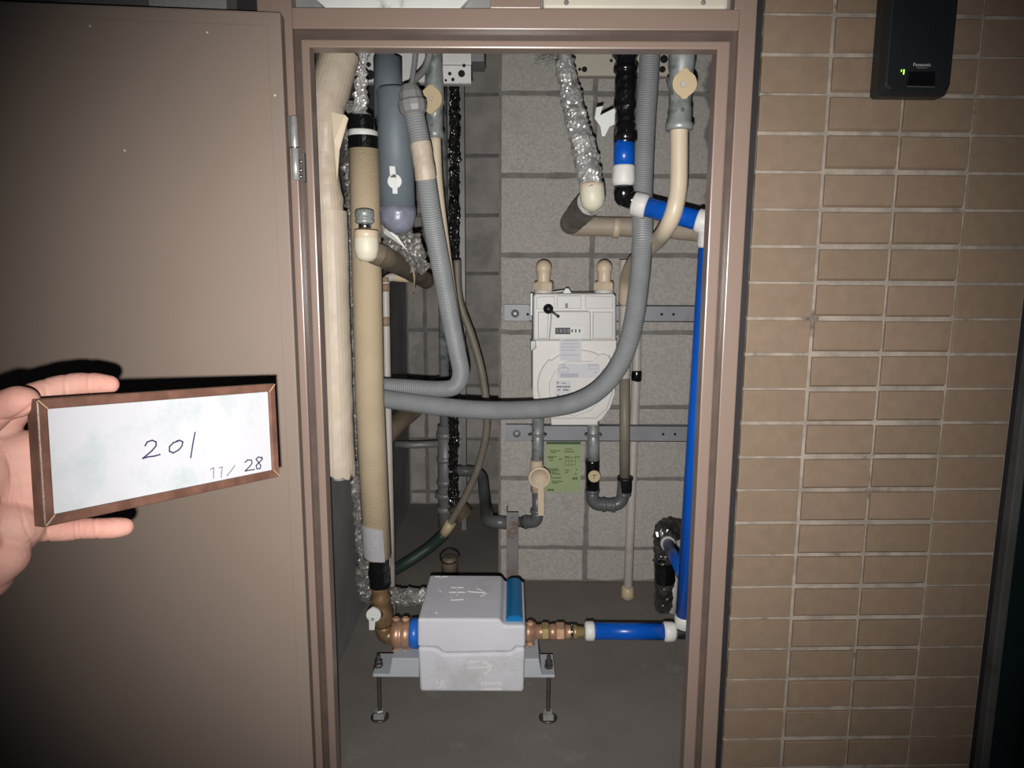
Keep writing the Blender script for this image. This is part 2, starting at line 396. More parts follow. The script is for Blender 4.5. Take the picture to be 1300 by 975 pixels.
# ---- tile wall to the right (turned a little away from the frame)
WR = math.radians(1.7); wdir = Vector((math.cos(WR), math.sin(WR), 0)); wn = Vector((math.sin(WR), -math.cos(WR), 0))
W0 = P(949, 402, .008)
def PW(px, py, off=0.0):
    d = ray(px, py); t = (W0 + wn * off - CAM).dot(wn) / d.dot(wn); return CAM + d * t
def ws(px, py): return (PW(px, py) - W0).dot(wdir)
sj = [ws(949, 402), ws(1031.7, 402), ws(1121.7, 402), ws(1209, 402), ws(1297.5, 402)]
zrow = [PW(1077, 354).z, PW(1077, 618).z, PW(1077, 937).z, PW(1110, 20.7).z]
print('mods', (zrow[0] - zrow[1]) / 6, (zrow[0] - zrow[2]) / 14, (zrow[3] - zrow[0]) / 7)
mod = (zrow[3] - zrow[2]) / 21; zrow[0] = zrow[3] - 7 * mod; print('tile module', [round(b - a, 4) for a, b in zip(sj, sj[1:])], round(mod, 4))
wr = thing('wall_right_tiled', None, None, Vector((W0.x, W0.y, 0)), kind='structure')
wr.rotation_euler = (0, 0, WR)
bm = B(); box(bm, (0, .0012, ZB), (sj[-1], .05, TOP)); me = D.meshes.new('grout_bed'); bm.to_mesh(me); bm.free(); me.materials.append(M['grout'])
o = D.objects.new('grout_bed', me); COL.objects.link(o); o.parent = wr
g = .0034; cache = {}
nrow0 = -14; 
for c in range(4):
    s0, s1 = sj[c] + (0 if c == 0 else g / 1.3), sj[c + 1] - g / 1.3
    w = s1 - s0; proud = .0040 if c in (1, 2) else .0012
    for k in range(3):
        t = B(); gh = g * (1.25 if c in (1, 2) else .75)
        box(t, (-w / 2, 0, -mod / 2 + gh), (w / 2, .012, mod / 2 - gh * .55), .0011)
        if c in (1, 2):
            t.free(); t = B(); hz = mod / 2
            pf = [(.006, -hz + gh), (.0035, -hz + gh), (0, -hz + gh + .0030), (0, hz - gh * .55 - .0012), (.0012, hz - gh * .55), (.006, hz - gh * .55)]
            prism(t, [Vector((-w / 2, y_, z_)) for y_, z_ in pf], X * w)
            bmesh.ops.bevel(t, geom=[e for e in t.edges if abs((e.verts[0].co - e.verts[1].co).x) < .0001 and max(v.co.y for v in e.verts) < .004], offset=.0007, segments=1, affect='EDGES')
        for v in t.verts: v.co.y += .0006 * noise.noise(v.co * 30 + Vector((c, k, 0)))
        me = D.meshes.new('tile'); t.to_mesh(me); t.free(); me.materials.append(M['tile']); cache[c, k] = me
    for r in range(-13, 19):
        zc = zrow[0] - mod * (r + .5)
        if zc < .35: continue
        o = D.objects.new('tile', cache[c, random.randint(0, 2)]); COL.objects.link(o); o.parent = wr
        o.location = ((s0 + s1) / 2, -proud + random.uniform(-.0004, .0004), zc + random.uniform(-.0006, .0006))
        o.rotation_euler = (random.uniform(-.008, .008), random.uniform(-.002, .002), random.uniform(-.004, .004))
        if o.location.z > TOP: D.objects.remove(o)
# dark steel edge and dark green door further right
dg = thing('door_2', None, None, W0 + wdir * (sj[-1] + .05) - Z * (W0.z - ZB), kind='structure'); dg.rotation_euler = (0, 0, WR)
def wbox(s0, s1, y0, y1, nm, m, bev=0):
    bm = B(); q = sj[-1] + .05; box(bm, (s0 - q, y0, 0), (s1 - q, y1, TOP - ZB), bev); me = D.meshes.new(nm); bm.to_mesh(me); bm.free(); me.materials.append(M[m])
    o = D.objects.new(nm, me); COL.objects.link(o); o.parent = dg
e = sj[-1]
wbox(e, e + .016, .012, .05, 'shadow_gap', 'gap'); wbox(e + .016, e + .030, -.002, .05, 'edge_strip', 'panel_g', .002)
wbox(e + .030, e + .078, .006, .05, 'door_frame', 'green_dark', .001); wbox(e + .081, e + .8, -.004, .05, 'door_panel', 'green_dark', .001)

# ---- opened door leaf on the left, with hinge
A = P(364, 200, -.030); top = P(353, 15, -.03).z
ang = math.radians(5.7); ld_ = Vector((-math.cos(ang), -math.sin(ang), 0)); ln = Vector((math.sin(ang), -math.cos(ang), 0))
leaf = thing('door_1', None, None, Vector((A.x, A.y, ZB)), kind='structure')
def lp(s, n, z): return Vector((A.x, A.y, 0)) + ld_ * s + ln * n + Z * z
def lbox(s0, s1, n0, n1, z0, z1, bev=0):
    bm = B(); rot = Matrix((-ld_, -ln, Z)).transposed()
    c = lp((s0 + s1) / 2, (n0 + n1) / 2, (z0 + z1) / 2); h = Vector(((s1 - s0) / 2, (n1 - n0) / 2, (z1 - z0) / 2))
    box(bm, c - h, c + h, bev, rot); return bm
obj('door_panel', lbox(0, .90, -.024, 0, ZB, top, .0025), 'leaf', leaf)
obj('door_skin', lbox(.0165, .90, 0, .0010, ZB, top - .0165, .0007), 'leaf', leaf)
for px, py in ((114, 33), (263, 41), (158, 191), (349, 121)):
    q = ray(px, py); t = (lp(0, .0015, 0) - CAM).dot(ln) / q.dot(ln); c = CAM + q * t
    bm = B(); sph(bm, c, .0012, (1.3, .5, 1.2), 8); obj('paint_fleck', bm, 'white', leaf)
# hinge
hg = thing('door_hinge', 'chrome butt hinge between the brown door leaf and its frame', 'hinge', P(374, 232, -.006))
hp0, hp1, hp2 = P(373.0, 147, -.014), P(374.5, 188, -.014), P(376.0, 229, -.014)
bm = B(); lathe(bm, hp1, (hp0 - hp1), [(0, .0042), (.001, .0046), ((hp0 - hp1).length - .001, .0044), ((hp0 - hp1).length, .003)], 16); obj('knuckle', bm, 'zinc', hg)
bm = B(); lathe(bm, hp2, (hp1 - hp2), [(0, .003), (.001, .0046), ((hp1 - hp2).length - .001, .0048), ((hp1 - hp2).length, .003)], 16); obj('knuckle', bm, 'zinc', hg)
bm = B(); lathe(bm, hp1 - Z * .0006, Z, [(0, .0062), (.0014, .0062)], 16); obj('washer', bm, 'chrome', hg)
bm = B(); box(bm, Vector((P(362.5, 150, -.012).x, -.012, hp1.z + .003)), Vector((hp1.x - .003, -.010, hp0.z)), .0005); obj('hinge_plate', bm, 'panel_g', hg)
bm = B(); box(bm, Vector((hp1.x + .003, .0025, hp2.z)), Vector((P(386, 210, -.001).x, .0105, hp1.z - .003)), .0005); obj('hinge_plate', bm, 'panel_g', hg)
for yy in (205, 216, 224):
    bm = B(); lathe(bm, P(382, yy, .003), -Y, [(0, .0022), (.0012, .0018), (.0016, .0004)], 10); obj('screw', bm, 'chrome', hg)
# dark panel behind the top of the leaf
pg = obj('trim_4', mk(box, (-1.3, .03, top - .35), (xoL - .006, .05, TOP), .002), 'panel_g', kind='structure')
obj('wall_left_outer', mk(box, (-1.5, .052, 0), (xoL - .001, .10, TOP)), 'conc', kind='structure')

# ================================================================ PIPES AND FITTINGS, LEFT SIDE
def collar(bm, a, b, r, bulge=.12, seg=24):     # a short band around a pipe from a to b
    d = b - a; L = d.length
    lathe(bm, a, d, [(0, r * .98), (L * .12, r * (1 + bulge * .8)), (L * .5, r * (1 + bulge)), (L * .88, r * (1 + bulge * .8)), (L, r * .98)], seg)
def disc_handle(name, m, parent, c, r, wing=.35, t=.006, n=-Y, up_=Z, label=None):
    """round valve cap with two finger lugs, facing n"""
    n = n.normalized(); s = n.cross(up_).normalized(); u = s.cross(n).normalized(); pts = []
    for k in range(36):
        a = 2 * math.pi * k / 36; w = r * (1 + wing * max(0, abs(math.sin(a)) - .93) / .07)
        pts.append(c + s * math.cos(a) * w + u * math.sin(a) * w)
    bm = B(); prism(bm, pts, n * t, .0015)
    o = obj(name, bm, m, parent, label)
    return o

# A thick cream taped pipe, far left
ta = thing('insulated_pipe', 'thick cream taped pipe hanging beside the left door frame with torn lower end', 'pipe', P(424, 604, .13))
rA = S(P(420, 300, .13), 46) / 2
bm = B(); tube(bm, pth((432, 69, .168), (424, 96, .16), (413, 136, .15)), rA * 1.06, 28, crumple=.0016, cs=25); obj('upper_sleeve', bm, 'cream', ta)
bm = B()
rx = lambda t: rA * (1.0 - .22 * min(1, t * 3) + .05 * math.sin(t * 9))
tube(bm, spline(pth((413, 126, .148), (412, 165, .14), (413, 215, .14), (417, 278, .14)), .006), rx, 28, crumple=.003, cs=26); obj('folded_tape', bm, 'cream', ta, 'creased cream tape wrapped around the pipe')
bm = B(); pr = pth((421, 142, .122), (438, 146, .118), (442, 150, .118), (431, 190, .122), (428, 230, .122), (424, 180, .117)); prism(bm, pr, Y * .003); obj('tape_flap', bm, 'cream_pipe', ta, 'loose flap of cream tape')
bm = B(); tube(bm, spline(pth((419, 268, .142), (421, 340, .14), (425, 450, .14), (428, 540, .14), (430, 590, .14)), .008), lambda t: rA * (.93 if t < .8 else .93 + (t - .8) * .25), 28, crumple=.0014, cs=22); obj('lower_sleeve', bm, 'cream', ta)
bm = B()
u_ = P(430, 588, .14); seg = 28; r1 = []; r2 = []; r3 = []
for k in range(seg):
    a = 2 * math.pi * k / seg; d = Vector((math.cos(a), math.sin(a), 0)); rr = rA * .99
    r1.append(bm.verts.new(u_ + d * rr)); jag = .012 + .010 * abs(math.sin(a * 2.5 + 1)) + .005 * math.sin(a * 7)
    r2.append(bm.verts.new(u_ + d * rr * .93 - Z * jag)); r3.append(bm.verts.new(u_ + d * rr * .55 - Z * jag * .6))
for a_, b_ in ((r1, r2), (r2, r3)):
    for k in range(seg):
        bm.faces.new((a_[k], a_[(k + 1) % seg], b_[(k + 1) % seg], b_[k]))
obj('torn_end', bm, 'cream', ta, 'ragged torn end of the cream tape')
seg_tube('inner_pipe', 'chrome', ta, pth((436, 44, .178), (428, 80, .165)), 30)
seg_tube('inner_pipe', 'foil_dull', ta, pth((430, 570, .14), (431, 608, .14)), 18, crumple=.001)

# B beige insulated riser to the water meter
YW = .30
tb = thing('insulated_pipe', 'beige foam insulated riser standing left of the white foam meter box', 'pipe', P(479, 705, YW))
rB = S(P(465, 400, YW), 37) / 2
bm = B(); tube(bm, pth((462, 186, YW), (464.5, 290, YW), (469, 500, YW), (479, 707, YW)), rB, 32); 
obj('insulation', bm, 'beige', tb)
seg_tube('tape_band', 'blackg', tb, pth((461.5, 174, YW), (462, 190, YW)), 39.5, crumple=.0006)
bm = B(); collar(bm, P(461, 175, YW), P(461, 166, YW), rB * .93, .05); obj('foam_end', bm, 'white_cap', tb)
bm = B(); tube(bm, spline(pth((460, 168, YW), (457, 140, YW), (459, 100, YW), (457, 60, YW), (457, 45, YW)), .008), lambda t: .0165 - .006 * min(1, t * 3), 22, crumple=.007, cs=60); obj('foil_wrap', bm, 'foil', tb, 'crumpled silver foil wrapped round the upper pipe')
seg_tube('tape_band', 'blackg', tb, pth((459, 166, YW - .002), (458.5, 148, YW - .002)), 34, crumple=.002)
# wrapped paper tag
bm = B(); ring = []
c0, c1 = P(477, 664, YW), P(480, 704, YW)
for k in range(13):
    a = math.radians(-165 + 112 * k / 12); d = Vector((math.cos(a), math.sin(a), 0)) * (rB + .0018)
    ring.append((bm.verts.new(c0 + d + Z * (.006 - .012 * k / 12)), bm.verts.new(c1 + d + Z * (.002 - .008 * k / 12))))
for a_, b_ in zip(ring, ring[1:]): bm.faces.new((a_[0], b_[0], b_[1], a_[1]))
bmesh.ops.solidify(bm, geom=bm.faces[:], thickness=.0006)
lab = obj('paper_tag', bm, 'paper', tb, 'white printed paper tag wrapped around the pipe')
bm = B()
for rowk, hh in ((.62, .0022), (.74, .0022), (.86, .0018)):
    for k in (1, 2.6, 6, 8):
        if rowk > .8 and k > 2: continue
        a = math.radians(-160 + 112 * k / 12); d = Vector((math.cos(a), math.sin(a), 0)); c = c0.lerp(c1, rowk) + d * (rB + .0026)
        t_ = Z.cross(d); prism(bm, [c - t_ * .0018 - Z * hh / 2, c + t_ * .0018 - Z * hh / 2, c + t_ * .0018 + Z * hh / 2, c - t_ * .0018 + Z * hh / 2], d * .0003)
obj('print', bm, 'ink_l', lab)
seg_tube('tape_band', 'blackg', tb, pth((480.5, 704, YW), (482, 744, YW)), 27, crumple=.0025)
bm = B(); tube(bm, pth((492, 700, YW + .01), (490.5, 735, YW + .01)), .0065, 12, crumple=.001); obj('cable_end', bm, 'white_pipe', tb)

# stop valve of bronze under the riser and elbow into the meter
tv = thing('stop_valve', 'bronze angle stop valve with white lever left of the foam box', 'valve', P(490, 818, YW))
cW = P(600, 803, YW).z
pv0, pv1, pc = P(482, 742, YW), P(487, 800, YW), P(490, 806, YW)
bm = B(); lathe(bm, pv0, pv1 - pv0, [(0, .0165), (.004, .019), (.010, .0165), (.020, .0155), (.028, .020), (.034, .017), (.046, .019), (.060, .021), (.075, .020), (.085, .016)], 26); obj('valve_body', bm, 'bronze_d', tv)
bm = B(); tube(bm, fillet(pth((486, 790, YW), (489, 808, YW), (512, 806, YW)), .02), .0165, 24); obj('elbow', bm, 'bronze_d', tv)
bm = B(); p0 = P(497, 805, YW); L_ = (P(522, 804, YW) - p0).length
lathe(bm, p0, X, [(0, .018), (.003, .0245), (L_ * .45, .0255), (L_ * .5, .0215), (L_ * .55, .0255), (L_ * .9, .0245), (L_, .020)], 28); obj('flange', bm, 'brass', tv)
for dx in (503, 515):
    for dy in (786, 826):
        bm = B(); p = P(dx, dy, YW - .006); hexa(bm, p, X, .009, .0055); lathe(bm, p - X * .008, X, [(0, .0028), (.016, .0028)], 10)
        obj('flange_bolt', bm, 'brass', tv)
lev = P(475, 779, YW - .034)
bm = B(); lathe(bm, P(482, 779, YW - .014), lev - P(482, 779, YW - .014), [(0, .009), (.022, .008)], 16); obj('stem', bm, 'bronze_d', tv)
o = disc_handle('lever', 'white', tv, lev, .0135, 0, .006, label='white plastic lever')
bm = B(); prism(bm, [lev + Vector(v) for v in ((-.009, -.0065, -.002), (.004, -.0065, -.002), (.001, -.0065, -.030), (-.009, -.0065, -.030))], Y * .005, .001); prism(bm, [lev + Vector(v) for v in ((-.006, -.005, .002), (.004, -.005, .002), (.003, -.005, .014), (-.004, -.005, .014))], Y * .004, .001); obj('lever_arm', bm, 'white', o)
bm = B(); lathe(bm, lev + Vector((-.002, -.0062, -.008)), -Y, [(0, .0034), (.0012, .0030)], 14); obj('lever_screw', bm, 'galv', o)

# foil covered thin pipe behind the riser
tf = thing('foil_pipe', 'thin black and silver foil wrapped pipe behind the beige riser', 'pipe', P(452, 760, .40))
bm = B(); tube(bm, spline(pth((443, 130, .46), (447, 300, .46), (450, 500, .46), (455, 640, .46), (461, 700, .46), (463, 735, .46)), .01), .0125, 14, crumple=.006, cs=60); obj('wrapped_run', bm, 'foil_dull', tf)
bm = B(); tube(bm, fillet(pth((462, 720, .46), (464, 757, .46), (500, 758, .46), (545, 757, .46)), .02), .0185, 18, crumple=.005, cs=55); obj('wrapped_bend', bm, 'foil_dull', tf)

# C slate blue foam sleeve with valve key
YC = .265
tc = thing('foam_sleeve', 'slate blue foam sleeve over a valve with pale green key', 'insulation', P(505, 298, YC))
bm = B(); rC = S(P(502, 200, YC), 43) / 2
cc = pth((500, 116, YC), (502, 190, YC), (505, 268, YC))
lathe(bm, cc[0] + (cc[1] - cc[0]).normalized() * -.006, cc[2] - cc[0], [(0, rC * .55), (.002, rC * .9), (.006, rC), ((cc[2] - cc[0]).length, rC * 1.03)], 32)
obj('sleeve', bm, 'slate', tc)
d_ = (cc[2] - cc[0]).normalized(); q = cc[2] - d_ * .006
bm = B(); lathe(bm, q, d_, [(0, rC * 1.06), (.010, rC * 1.07), (.022, rC * 1.02), (.034, rC * .85), (.041, rC * .55), (.044, rC * .1)], 32)
for v in bm.verts: v.co += (v.co - q).normalized() * .0016 * noise.noise(v.co * 90)
obj('sealed_end', bm, 'slate_film', tc, 'crinkled clear film over the closed lower end')
bm = B(); hd = P(502, 231, YC - rC - .001); 
prism(bm, [hd + Vector((math.cos(a * math.pi / 12) * .0115, 0, math.sin(a * math.pi / 12) * .0115)) for a in range(24)], -Y * .008, .0015); kk = obj('valve_key', bm, 'white', tc, 'pale green plastic butterfly key')
bm = B(); prism(bm, [hd + Vector(v) for v in ((-.007, -.004, .006), (.003, -.004, .006), (.001, -.004, .024), (-.008, -.004, .024))], -Y * .004, .001)
prism(bm, [hd + Vector(v) for v in ((-.004, -.007, .004), (.004, -.007, .004), (.005, -.007, -.020), (-.003, -.007, -.020))], -Y * .004, .001); obj('key_wing', bm, 'white', kk)
tc2 = thing('foam_sleeve', 'short slate blue foam sleeve reaching up behind the valve sleeve', 'insulation', P(492, 135, .34))
seg_tube('sleeve', 'slate', tc2, pth((492, 74, .335), (493, 150, .335)), 36)
seg_tube('pipe_stub', 'dkpipe', tc2, pth((489, 45, .335), (489, 78, .335)), 24)
# foil crumple under C
bm = B(); tube(bm, spline(pth((500, 285, .30), (505, 300, .32), (520, 318, .36), (537, 340, .42)), .006), lambda t: .026 + .006 * math.sin(t * 3.1) - .014 * t, 26, crumple=.010, cs=45)
obj('foil_bundle', bm, 'foil_dull', None, 'crumpled silver foil bundle hanging under the slate blue sleeve', 'foil')
bm = B(); c = [P(482, 262, .262), P(490, 290, .258), P(505, 300, .258), P(520, 322, .262), P(532, 340, .30), P(510, 312, .28), P(487, 296, .27)]
prism(bm, c, Y * .002); obj('foil_scrap', bm, 'white_cap', None, 'torn cream scrap of tape stuck beside the foil bundle', 'tape')

# elbow and brown pipe in front of riser
te = thing('drain_elbow', 'cream elbow with chrome cap on top in front of the beige riser', 'pipe', P(465, 334, .22))
YE = .215; re = S(P(465, 318, YE), 31) / 2
bm = B(); lathe(bm, P(465, 300, YE), -Z, [(0, re * .92), (.004, re), (.022, re * 1.0), (.034, re * .86), (.040, re * .5), (.0415, re * .05)], 28); obj('elbow_body', bm, 'cream_cap', te)
bm = B(); collar(bm, P(465, 303, YE), P(465, 292, YE), re * .93, .06); obj('tape_wrap', bm, 'ivory', te)
seg_tube('nipple', 'chrome', te, pth((463.5, 294, YE), (463, 280, YE)), 16)
bm = B(); lathe(bm, P(463, 284, YE), Z, [(0, .0125), (.0015, .0155), (.006, .0155), (.0075, .0135), (.009, .0135), (.010, .0155), (.019, .0155), (.022, .0135), (.024, .006)], 28); obj('cap', bm, 'galv', te, 'chrome screw cap')
bm = B(); tube(bm, spline(pth((469, 318, YE + .012), (488, 327, .245), (515, 341, .42), (541, 356, .62)), .01), .0185, 24, crumple=.0008); obj('brown_pipe', bm, 'tan_strap', te, 'brown wrapped pipe running back from the elbow')
bm = B(); tube(bm, spline(pth((523, 337, .37), (526, 352, .368), (525, 372, .40)), .006), .0018, 8); obj('string', bm, 'string', te)

# thin white pipe with tan bands
tw = thing('thin_pipe', 'thin off-white pipe with tan bands just right of the beige riser', 'pipe', P(492, 700, .62))
seg_tube('pipe', 'white_pipe', tw, fillet(pth((535, 355, .66), (489, 351, .62), (491, 470, .62), (493, 560, .62)) + [Vector((P(494, 600, .62).x, .62, FLOOR))], .02), 10)
for y0_, y1_ in ((360, 370), (402, 414), (352, 358)):
    seg_tube('band', 'terracotta', tw, pth((489.3, y0_, .62), (489.5, y1_, .62)), 11.5)
bm = B(); collar(bm, P(500, 352, .63), P(520, 353.5, .645), .009, .05); obj('joint', bm, 'ivory_dk', tw)

# D left conduit hose, E right conduit hose
rD = S(P(545, 260, .2), 26) / 2
td = thing('conduit_hose', 'grey ribbed conduit hose curving down left of the gas meter', 'hose', P(585, 490, .38))
PD = spline(pth((523, 132, .20), (530, 165, .20), (536, 195, .20), (541, 228, .20), (548, 275, .22), (561, 345, .27), (573, 410, .32), (580, 445, .35), (585, 474, .375), (577, 491, .39), (555, 494, .40), (520, 492, .41), (470, 489, .424), (402, 484, .424)), .004)
bm = B(); tube(bm, PD, rD, 20, ridge=.0013, rstep=.0040); obj('ribbed_hose', bm, 'hose', td)
pdl = [p for p in PD if P(0, 0, 0) is not None]
i0 = min(range(len(PD)), key=lambda i: (PD[i] - P(534, 183, .20)).length); i1 = min(range(len(PD)), key=lambda i: (PD[i] - P(541, 231, .20)).length)
bm = B(); tube(bm, PD[i0:i1], rD * 1.03, 24, crumple=.0009, cs=60); obj('tape_wrap', bm, 'cream', td, 'cream tape wound round the hose')
bm = B(); lathe(bm, P(525.5, 146, .20), P(520, 112, .20) - P(525.5, 146, .20), [(0, .0165), (.004, .021), (.012, .0225), (.020, .0225), (.024, .019), (.034, .018), (.040, .015), (.045, .012)], 12, False); obj('connector', bm, 'steel_grey', td, 'grey threaded connector')
bm = B(); tube(bm, spline(pth((522, 118, .20), (524, 96, .21), (527, 70, .22), (527, 45, .22)), .006), .0042, 10); obj('cable', bm, 'steel_grey', td)
bm = B(); tube(bm, spline(pth((518, 118, .20), (524, 104, .22), (540, 86, .25), (547, 60, .26), (547, 42, .26)), .006), .0058, 10); obj('cable', bm, 'steel_grey', td)

rE = S(P(815, 200, .42), 25) / 2
tE = thing('conduit_hose', 'grey ribbed conduit hose sweeping down and across the front of the gas meter', 'hose', P(745, 515, .38))
PE = spline(pth((826, 45, .40), (823, 100, .395), (819, 160, .385), (816, 230, .37), (815.5, 265, .36), (815, 310, .325), (811, 360, .32), (803, 415, .33), (789, 458, .345), (766, 490, .36), (737, 509, .375), (700, 518, .39), (650, 521, .385), (600, 520, .38), (550, 515, .38), (500, 508, .38), (460, 502, .38), (404, 496, .38)), .004)
bm = B(); tube(bm, PE, rE, 20, ridge=.0013, rstep=.0040); obj('ribbed_hose', bm, 'hose', tE)

# F valve at the back left with tan cap
tF = thing('gas_valve', 'galvanised valve with tan round cap high up left of the block wall edge', 'valve', P(552, 470, .42))
YF = .42
bm = B(); lathe(bm, P(552, 176, YF), Z, [(0, .0165), (.012, .0175), (.014, .0155), (.06, .0155), (.062, .018), (.075, .0185), (.10, .0175), (.13, .016), (.17, .016), (.172, .014), (.20, .014)], 24); obj('valve_body', bm, 'galv', tF)
disc_handle('round_cap', 'ivory_dk', tF, P(548, 127, YF - .022), S(P(548, 127, .40), 30) / 2, .18, .006, n=Vector((-.25, -1, 0)), label='tan round cap')
bm = B(); lathe(bm, P(547, 125, YF - .029), -Y, [(0, .0042), (.0015, .0036)], 16); obj('cap_button', bm, 'white_pipe', tF)
bm = B(); lathe(bm, P(548, 158, YF - .016), -Y, [(0, .003), (.0015, .0026)], 12); obj('screw', bm, 'dkpipe', tF)
seg_tube('pipe', 'cream_pipe', tF, spline(pth((552, 174, YF), (555, 235, .42), (565, 320, .44), (577, 400, .50), (585, 440, .62), (588, 458, .86), (589, 462, 1.0)), .01), 15)
# steel riser behind
tS = thing('steel_riser', 'bare steel riser with threaded couplings at the back of the left recess', 'pipe', P(566, 665, 1.15))
YS = 1.15
seg_tube('pipe', 'galv', tS, pth((560, 45, YS), (562, 300, YS), (565, 545, YS)), 14)
bm = B(); tube(bm, pth((565, 540, YS), (565.5, 600, YS), (566, 668, YS)), .024, 22)
for yy, rr in ((552, .029), (583, .028), (612, .028), (628, .033), (646, .028)):
    c = P(565.7, yy, YS); lathe(bm, c - Z * .009, Z, [(0, rr * .9), (.003, rr), (.015, rr), (.018, rr * .9)], 20)
obj('coupling', bm, 'steel_grey', tS, 'stack of threaded grey couplings')
seg_tube('branch', 'steel_grey', tS, pth((565, 563, YS), (525, 565, YS), (502, 564, YS)), 9)
bm = B(); tube(bm, pth((578, 640, YS - .05), (590, 655, YS - .05)), .030, 20, ridge=.002, rstep=.008); obj('corrugated_sleeve', bm, 'tan_strap', tS)
bm = B(); tube(bm, fillet(pth((566, 598, YS), (612, 598, YS), (616, 640, 1.0), (619, 662, .76), (645, 664, .745)), .05), .0165, 20); obj('branch_pipe', bm, 'dkpipe', tS)
# black foil pipe beside it
bm = B(); tube(bm, pth((577, 60, 1.02), (577, 250, 1.02), (577, 400, 1.03), (575, 640, 1.05)), .0135, 16, crumple=.006, cs=60)
obj('foil_pipe', bm, mat('black_foil', (.10, .10, .10), .2, .8, var=.5, vscale=60, bump=.8, bscale=90), None, 'black shiny foil pipe beside the bare steel riser', 'pipe')
bm = B(); q_ = P(586, 640, 1.30); q2 = P(598, 60, 1.34); box(bm, (q_.x, 1.30, FLOOR), (q2.x - .02, 1.34, 2.3), 0); obj('steel_channel', bm, 'steel_grey', None, 'upright grey steel channel at the back of the left recess', 'channel')
bm = B(); tube(bm, pth((478, 565, .80), (510, 532, .88), (560, 488, 1.0)), .026, 20, crumple=.001); obj('waste_pipe', bm, 'tan_strap', None, 'dull brown slanting pipe behind the two conduit hoses', 'pipe')
bm = B(); tube(bm, spline(pth((503, 560, 1.3), (505, 620, 1.3), (499, 700, 1.25)), .02), .03, 16); 
bm.free()

# G thin hose
tG = thing('thin_hose', 'thin brown hose hanging through the left recess with a dark green tail on the floor', 'hose', P(568, 690, .95))
seg_tube('hose', 'brown_hose', tG, spline(pth((580, 330, .90), (583, 380, .90), (600, 430, .90), (613, 480, .90), (618, 540, .90), (608, 590, .92), (590, 632, .94), (568, 670, .96)), .008), 10)
seg_tube('sheath_end', 'ivory_dk', tG, pth((573, 663, .955), (562, 680, .965)), 13, label='tan tape at the hose end')
seg_tube('tail', 'green_hose', tG, spline(pth((564, 678, .965), (545, 695, .97), (520, 712, .95), (497, 726, .95)), .01), 15, label='dark green outer sleeve')
# floor stub
tN = thing('floor_stub', 'short brown pipe stub with a black ring behind the foam box', 'pipe', P(572, 726, .95))
bm = B(); b0 = P(571, 722, .955); b0.z = FLOOR + .001; lathe(bm, b0, Z, [(0, .024), (.045, .023), (.05, .018)], 20); obj('stub', bm, 'tan_strap', tN)
bm = B(); tube(bm, spline([b0 + Vector((math.cos(a) * .027, math.sin(a) * .027, .05 + .012 * math.sin(a))) for a in [x * math.pi / 8 for x in range(15)]], .006), .0022, 8); obj('wire_ring', bm, 'black', tN)

# ---- top plates
def plate(name, m, label, x0, x1, y0, y1, yy, holes, lip=True, cat='bracket', org=None):
    t = thing(name, label, cat, P((x0 + x1) / 2, y1, yy))
    a, b = P(x0, y1, yy), P(x1, y0, yy); bm = B()
    bx_ = [(a.x, yy, a.z), (b.x, yy + .002, b.z)]
    box(bm, bx_[0], bx_[1], .0006)
    if lip: box(bm, (a.x, yy, a.z), (b.x, yy + .02, a.z + .002), .0005)
    obj('plate', bm, m, t)
    for hx, hy, hr in holes:
        bm = B(); c = P(hx, hy, yy); r_ = S(c, hr)
        lathe(bm, c - Y * .0006, Y, [(0, r_), (.001, r_)], 18, False); obj('hole', bm, 'dark', t)
    return t
plate('perforated_plate', 'plate', 'white perforated steel plate at the top beside the tan capped valve', 562, 598, 30, 82, .50, [], False)
plate('perforated_plate', 'plate', 'lower white perforated steel plate with round holes left of the block wall', 562, 598, 83, 106, .46, [(586, 93.5, 4.4), (571, 93.5, 2.2), (575, 101, 2.2), (566, 102, 1.6), (589, 83.5, 2)])
plate('perforated_plate', 'plate', 'broad grey steel plate behind the slate blue sleeves', 448, 560, 30, 105, .56, [(470, 95, 6), (468, 82, 3)])
plate('mounting_plate', 'plate_c', 'cream steel mounting plate behind the black valve', 729, 853, 30, 97, .80, [(771, 65, 3), (765, 65, 3), (742, 88, 3.5), (736, 88, 2), (843, 75, 5), (841, 88, 4), (776, 77, 2)])
bm = B(); q_ = P(598, 78, .62); q2 = P(614, 30, .62); box(bm, q_, (q2.x, .70, 2.3)); obj('steel_angle', bm, 'steel_grey', None, 'grey steel angle end at the top of the left recess', 'bracket')

# ================================================================ RIGHT SIDE
rr = random.Random(11); bm = B()
for k in range(9):
    x_, y_ = 722 + rr.uniform(-4, 4), 66 + rr.uniform(-2, 10); pts = [P(x_, y_, .47)]
    for j in range(4):
        x_ -= rr.uniform(6, 13); y_ += rr.uniform(-5, 6); pts.append(P(x_, y_, .47))
    tube(bm, spline(pts, .006), .0005, 5)
obj('frayed_fibres', bm, 'dkpipe', None, 'loose dark frayed fibres hanging beside the top of the foil wrapped pipe', 'fibres', kind='stuff')
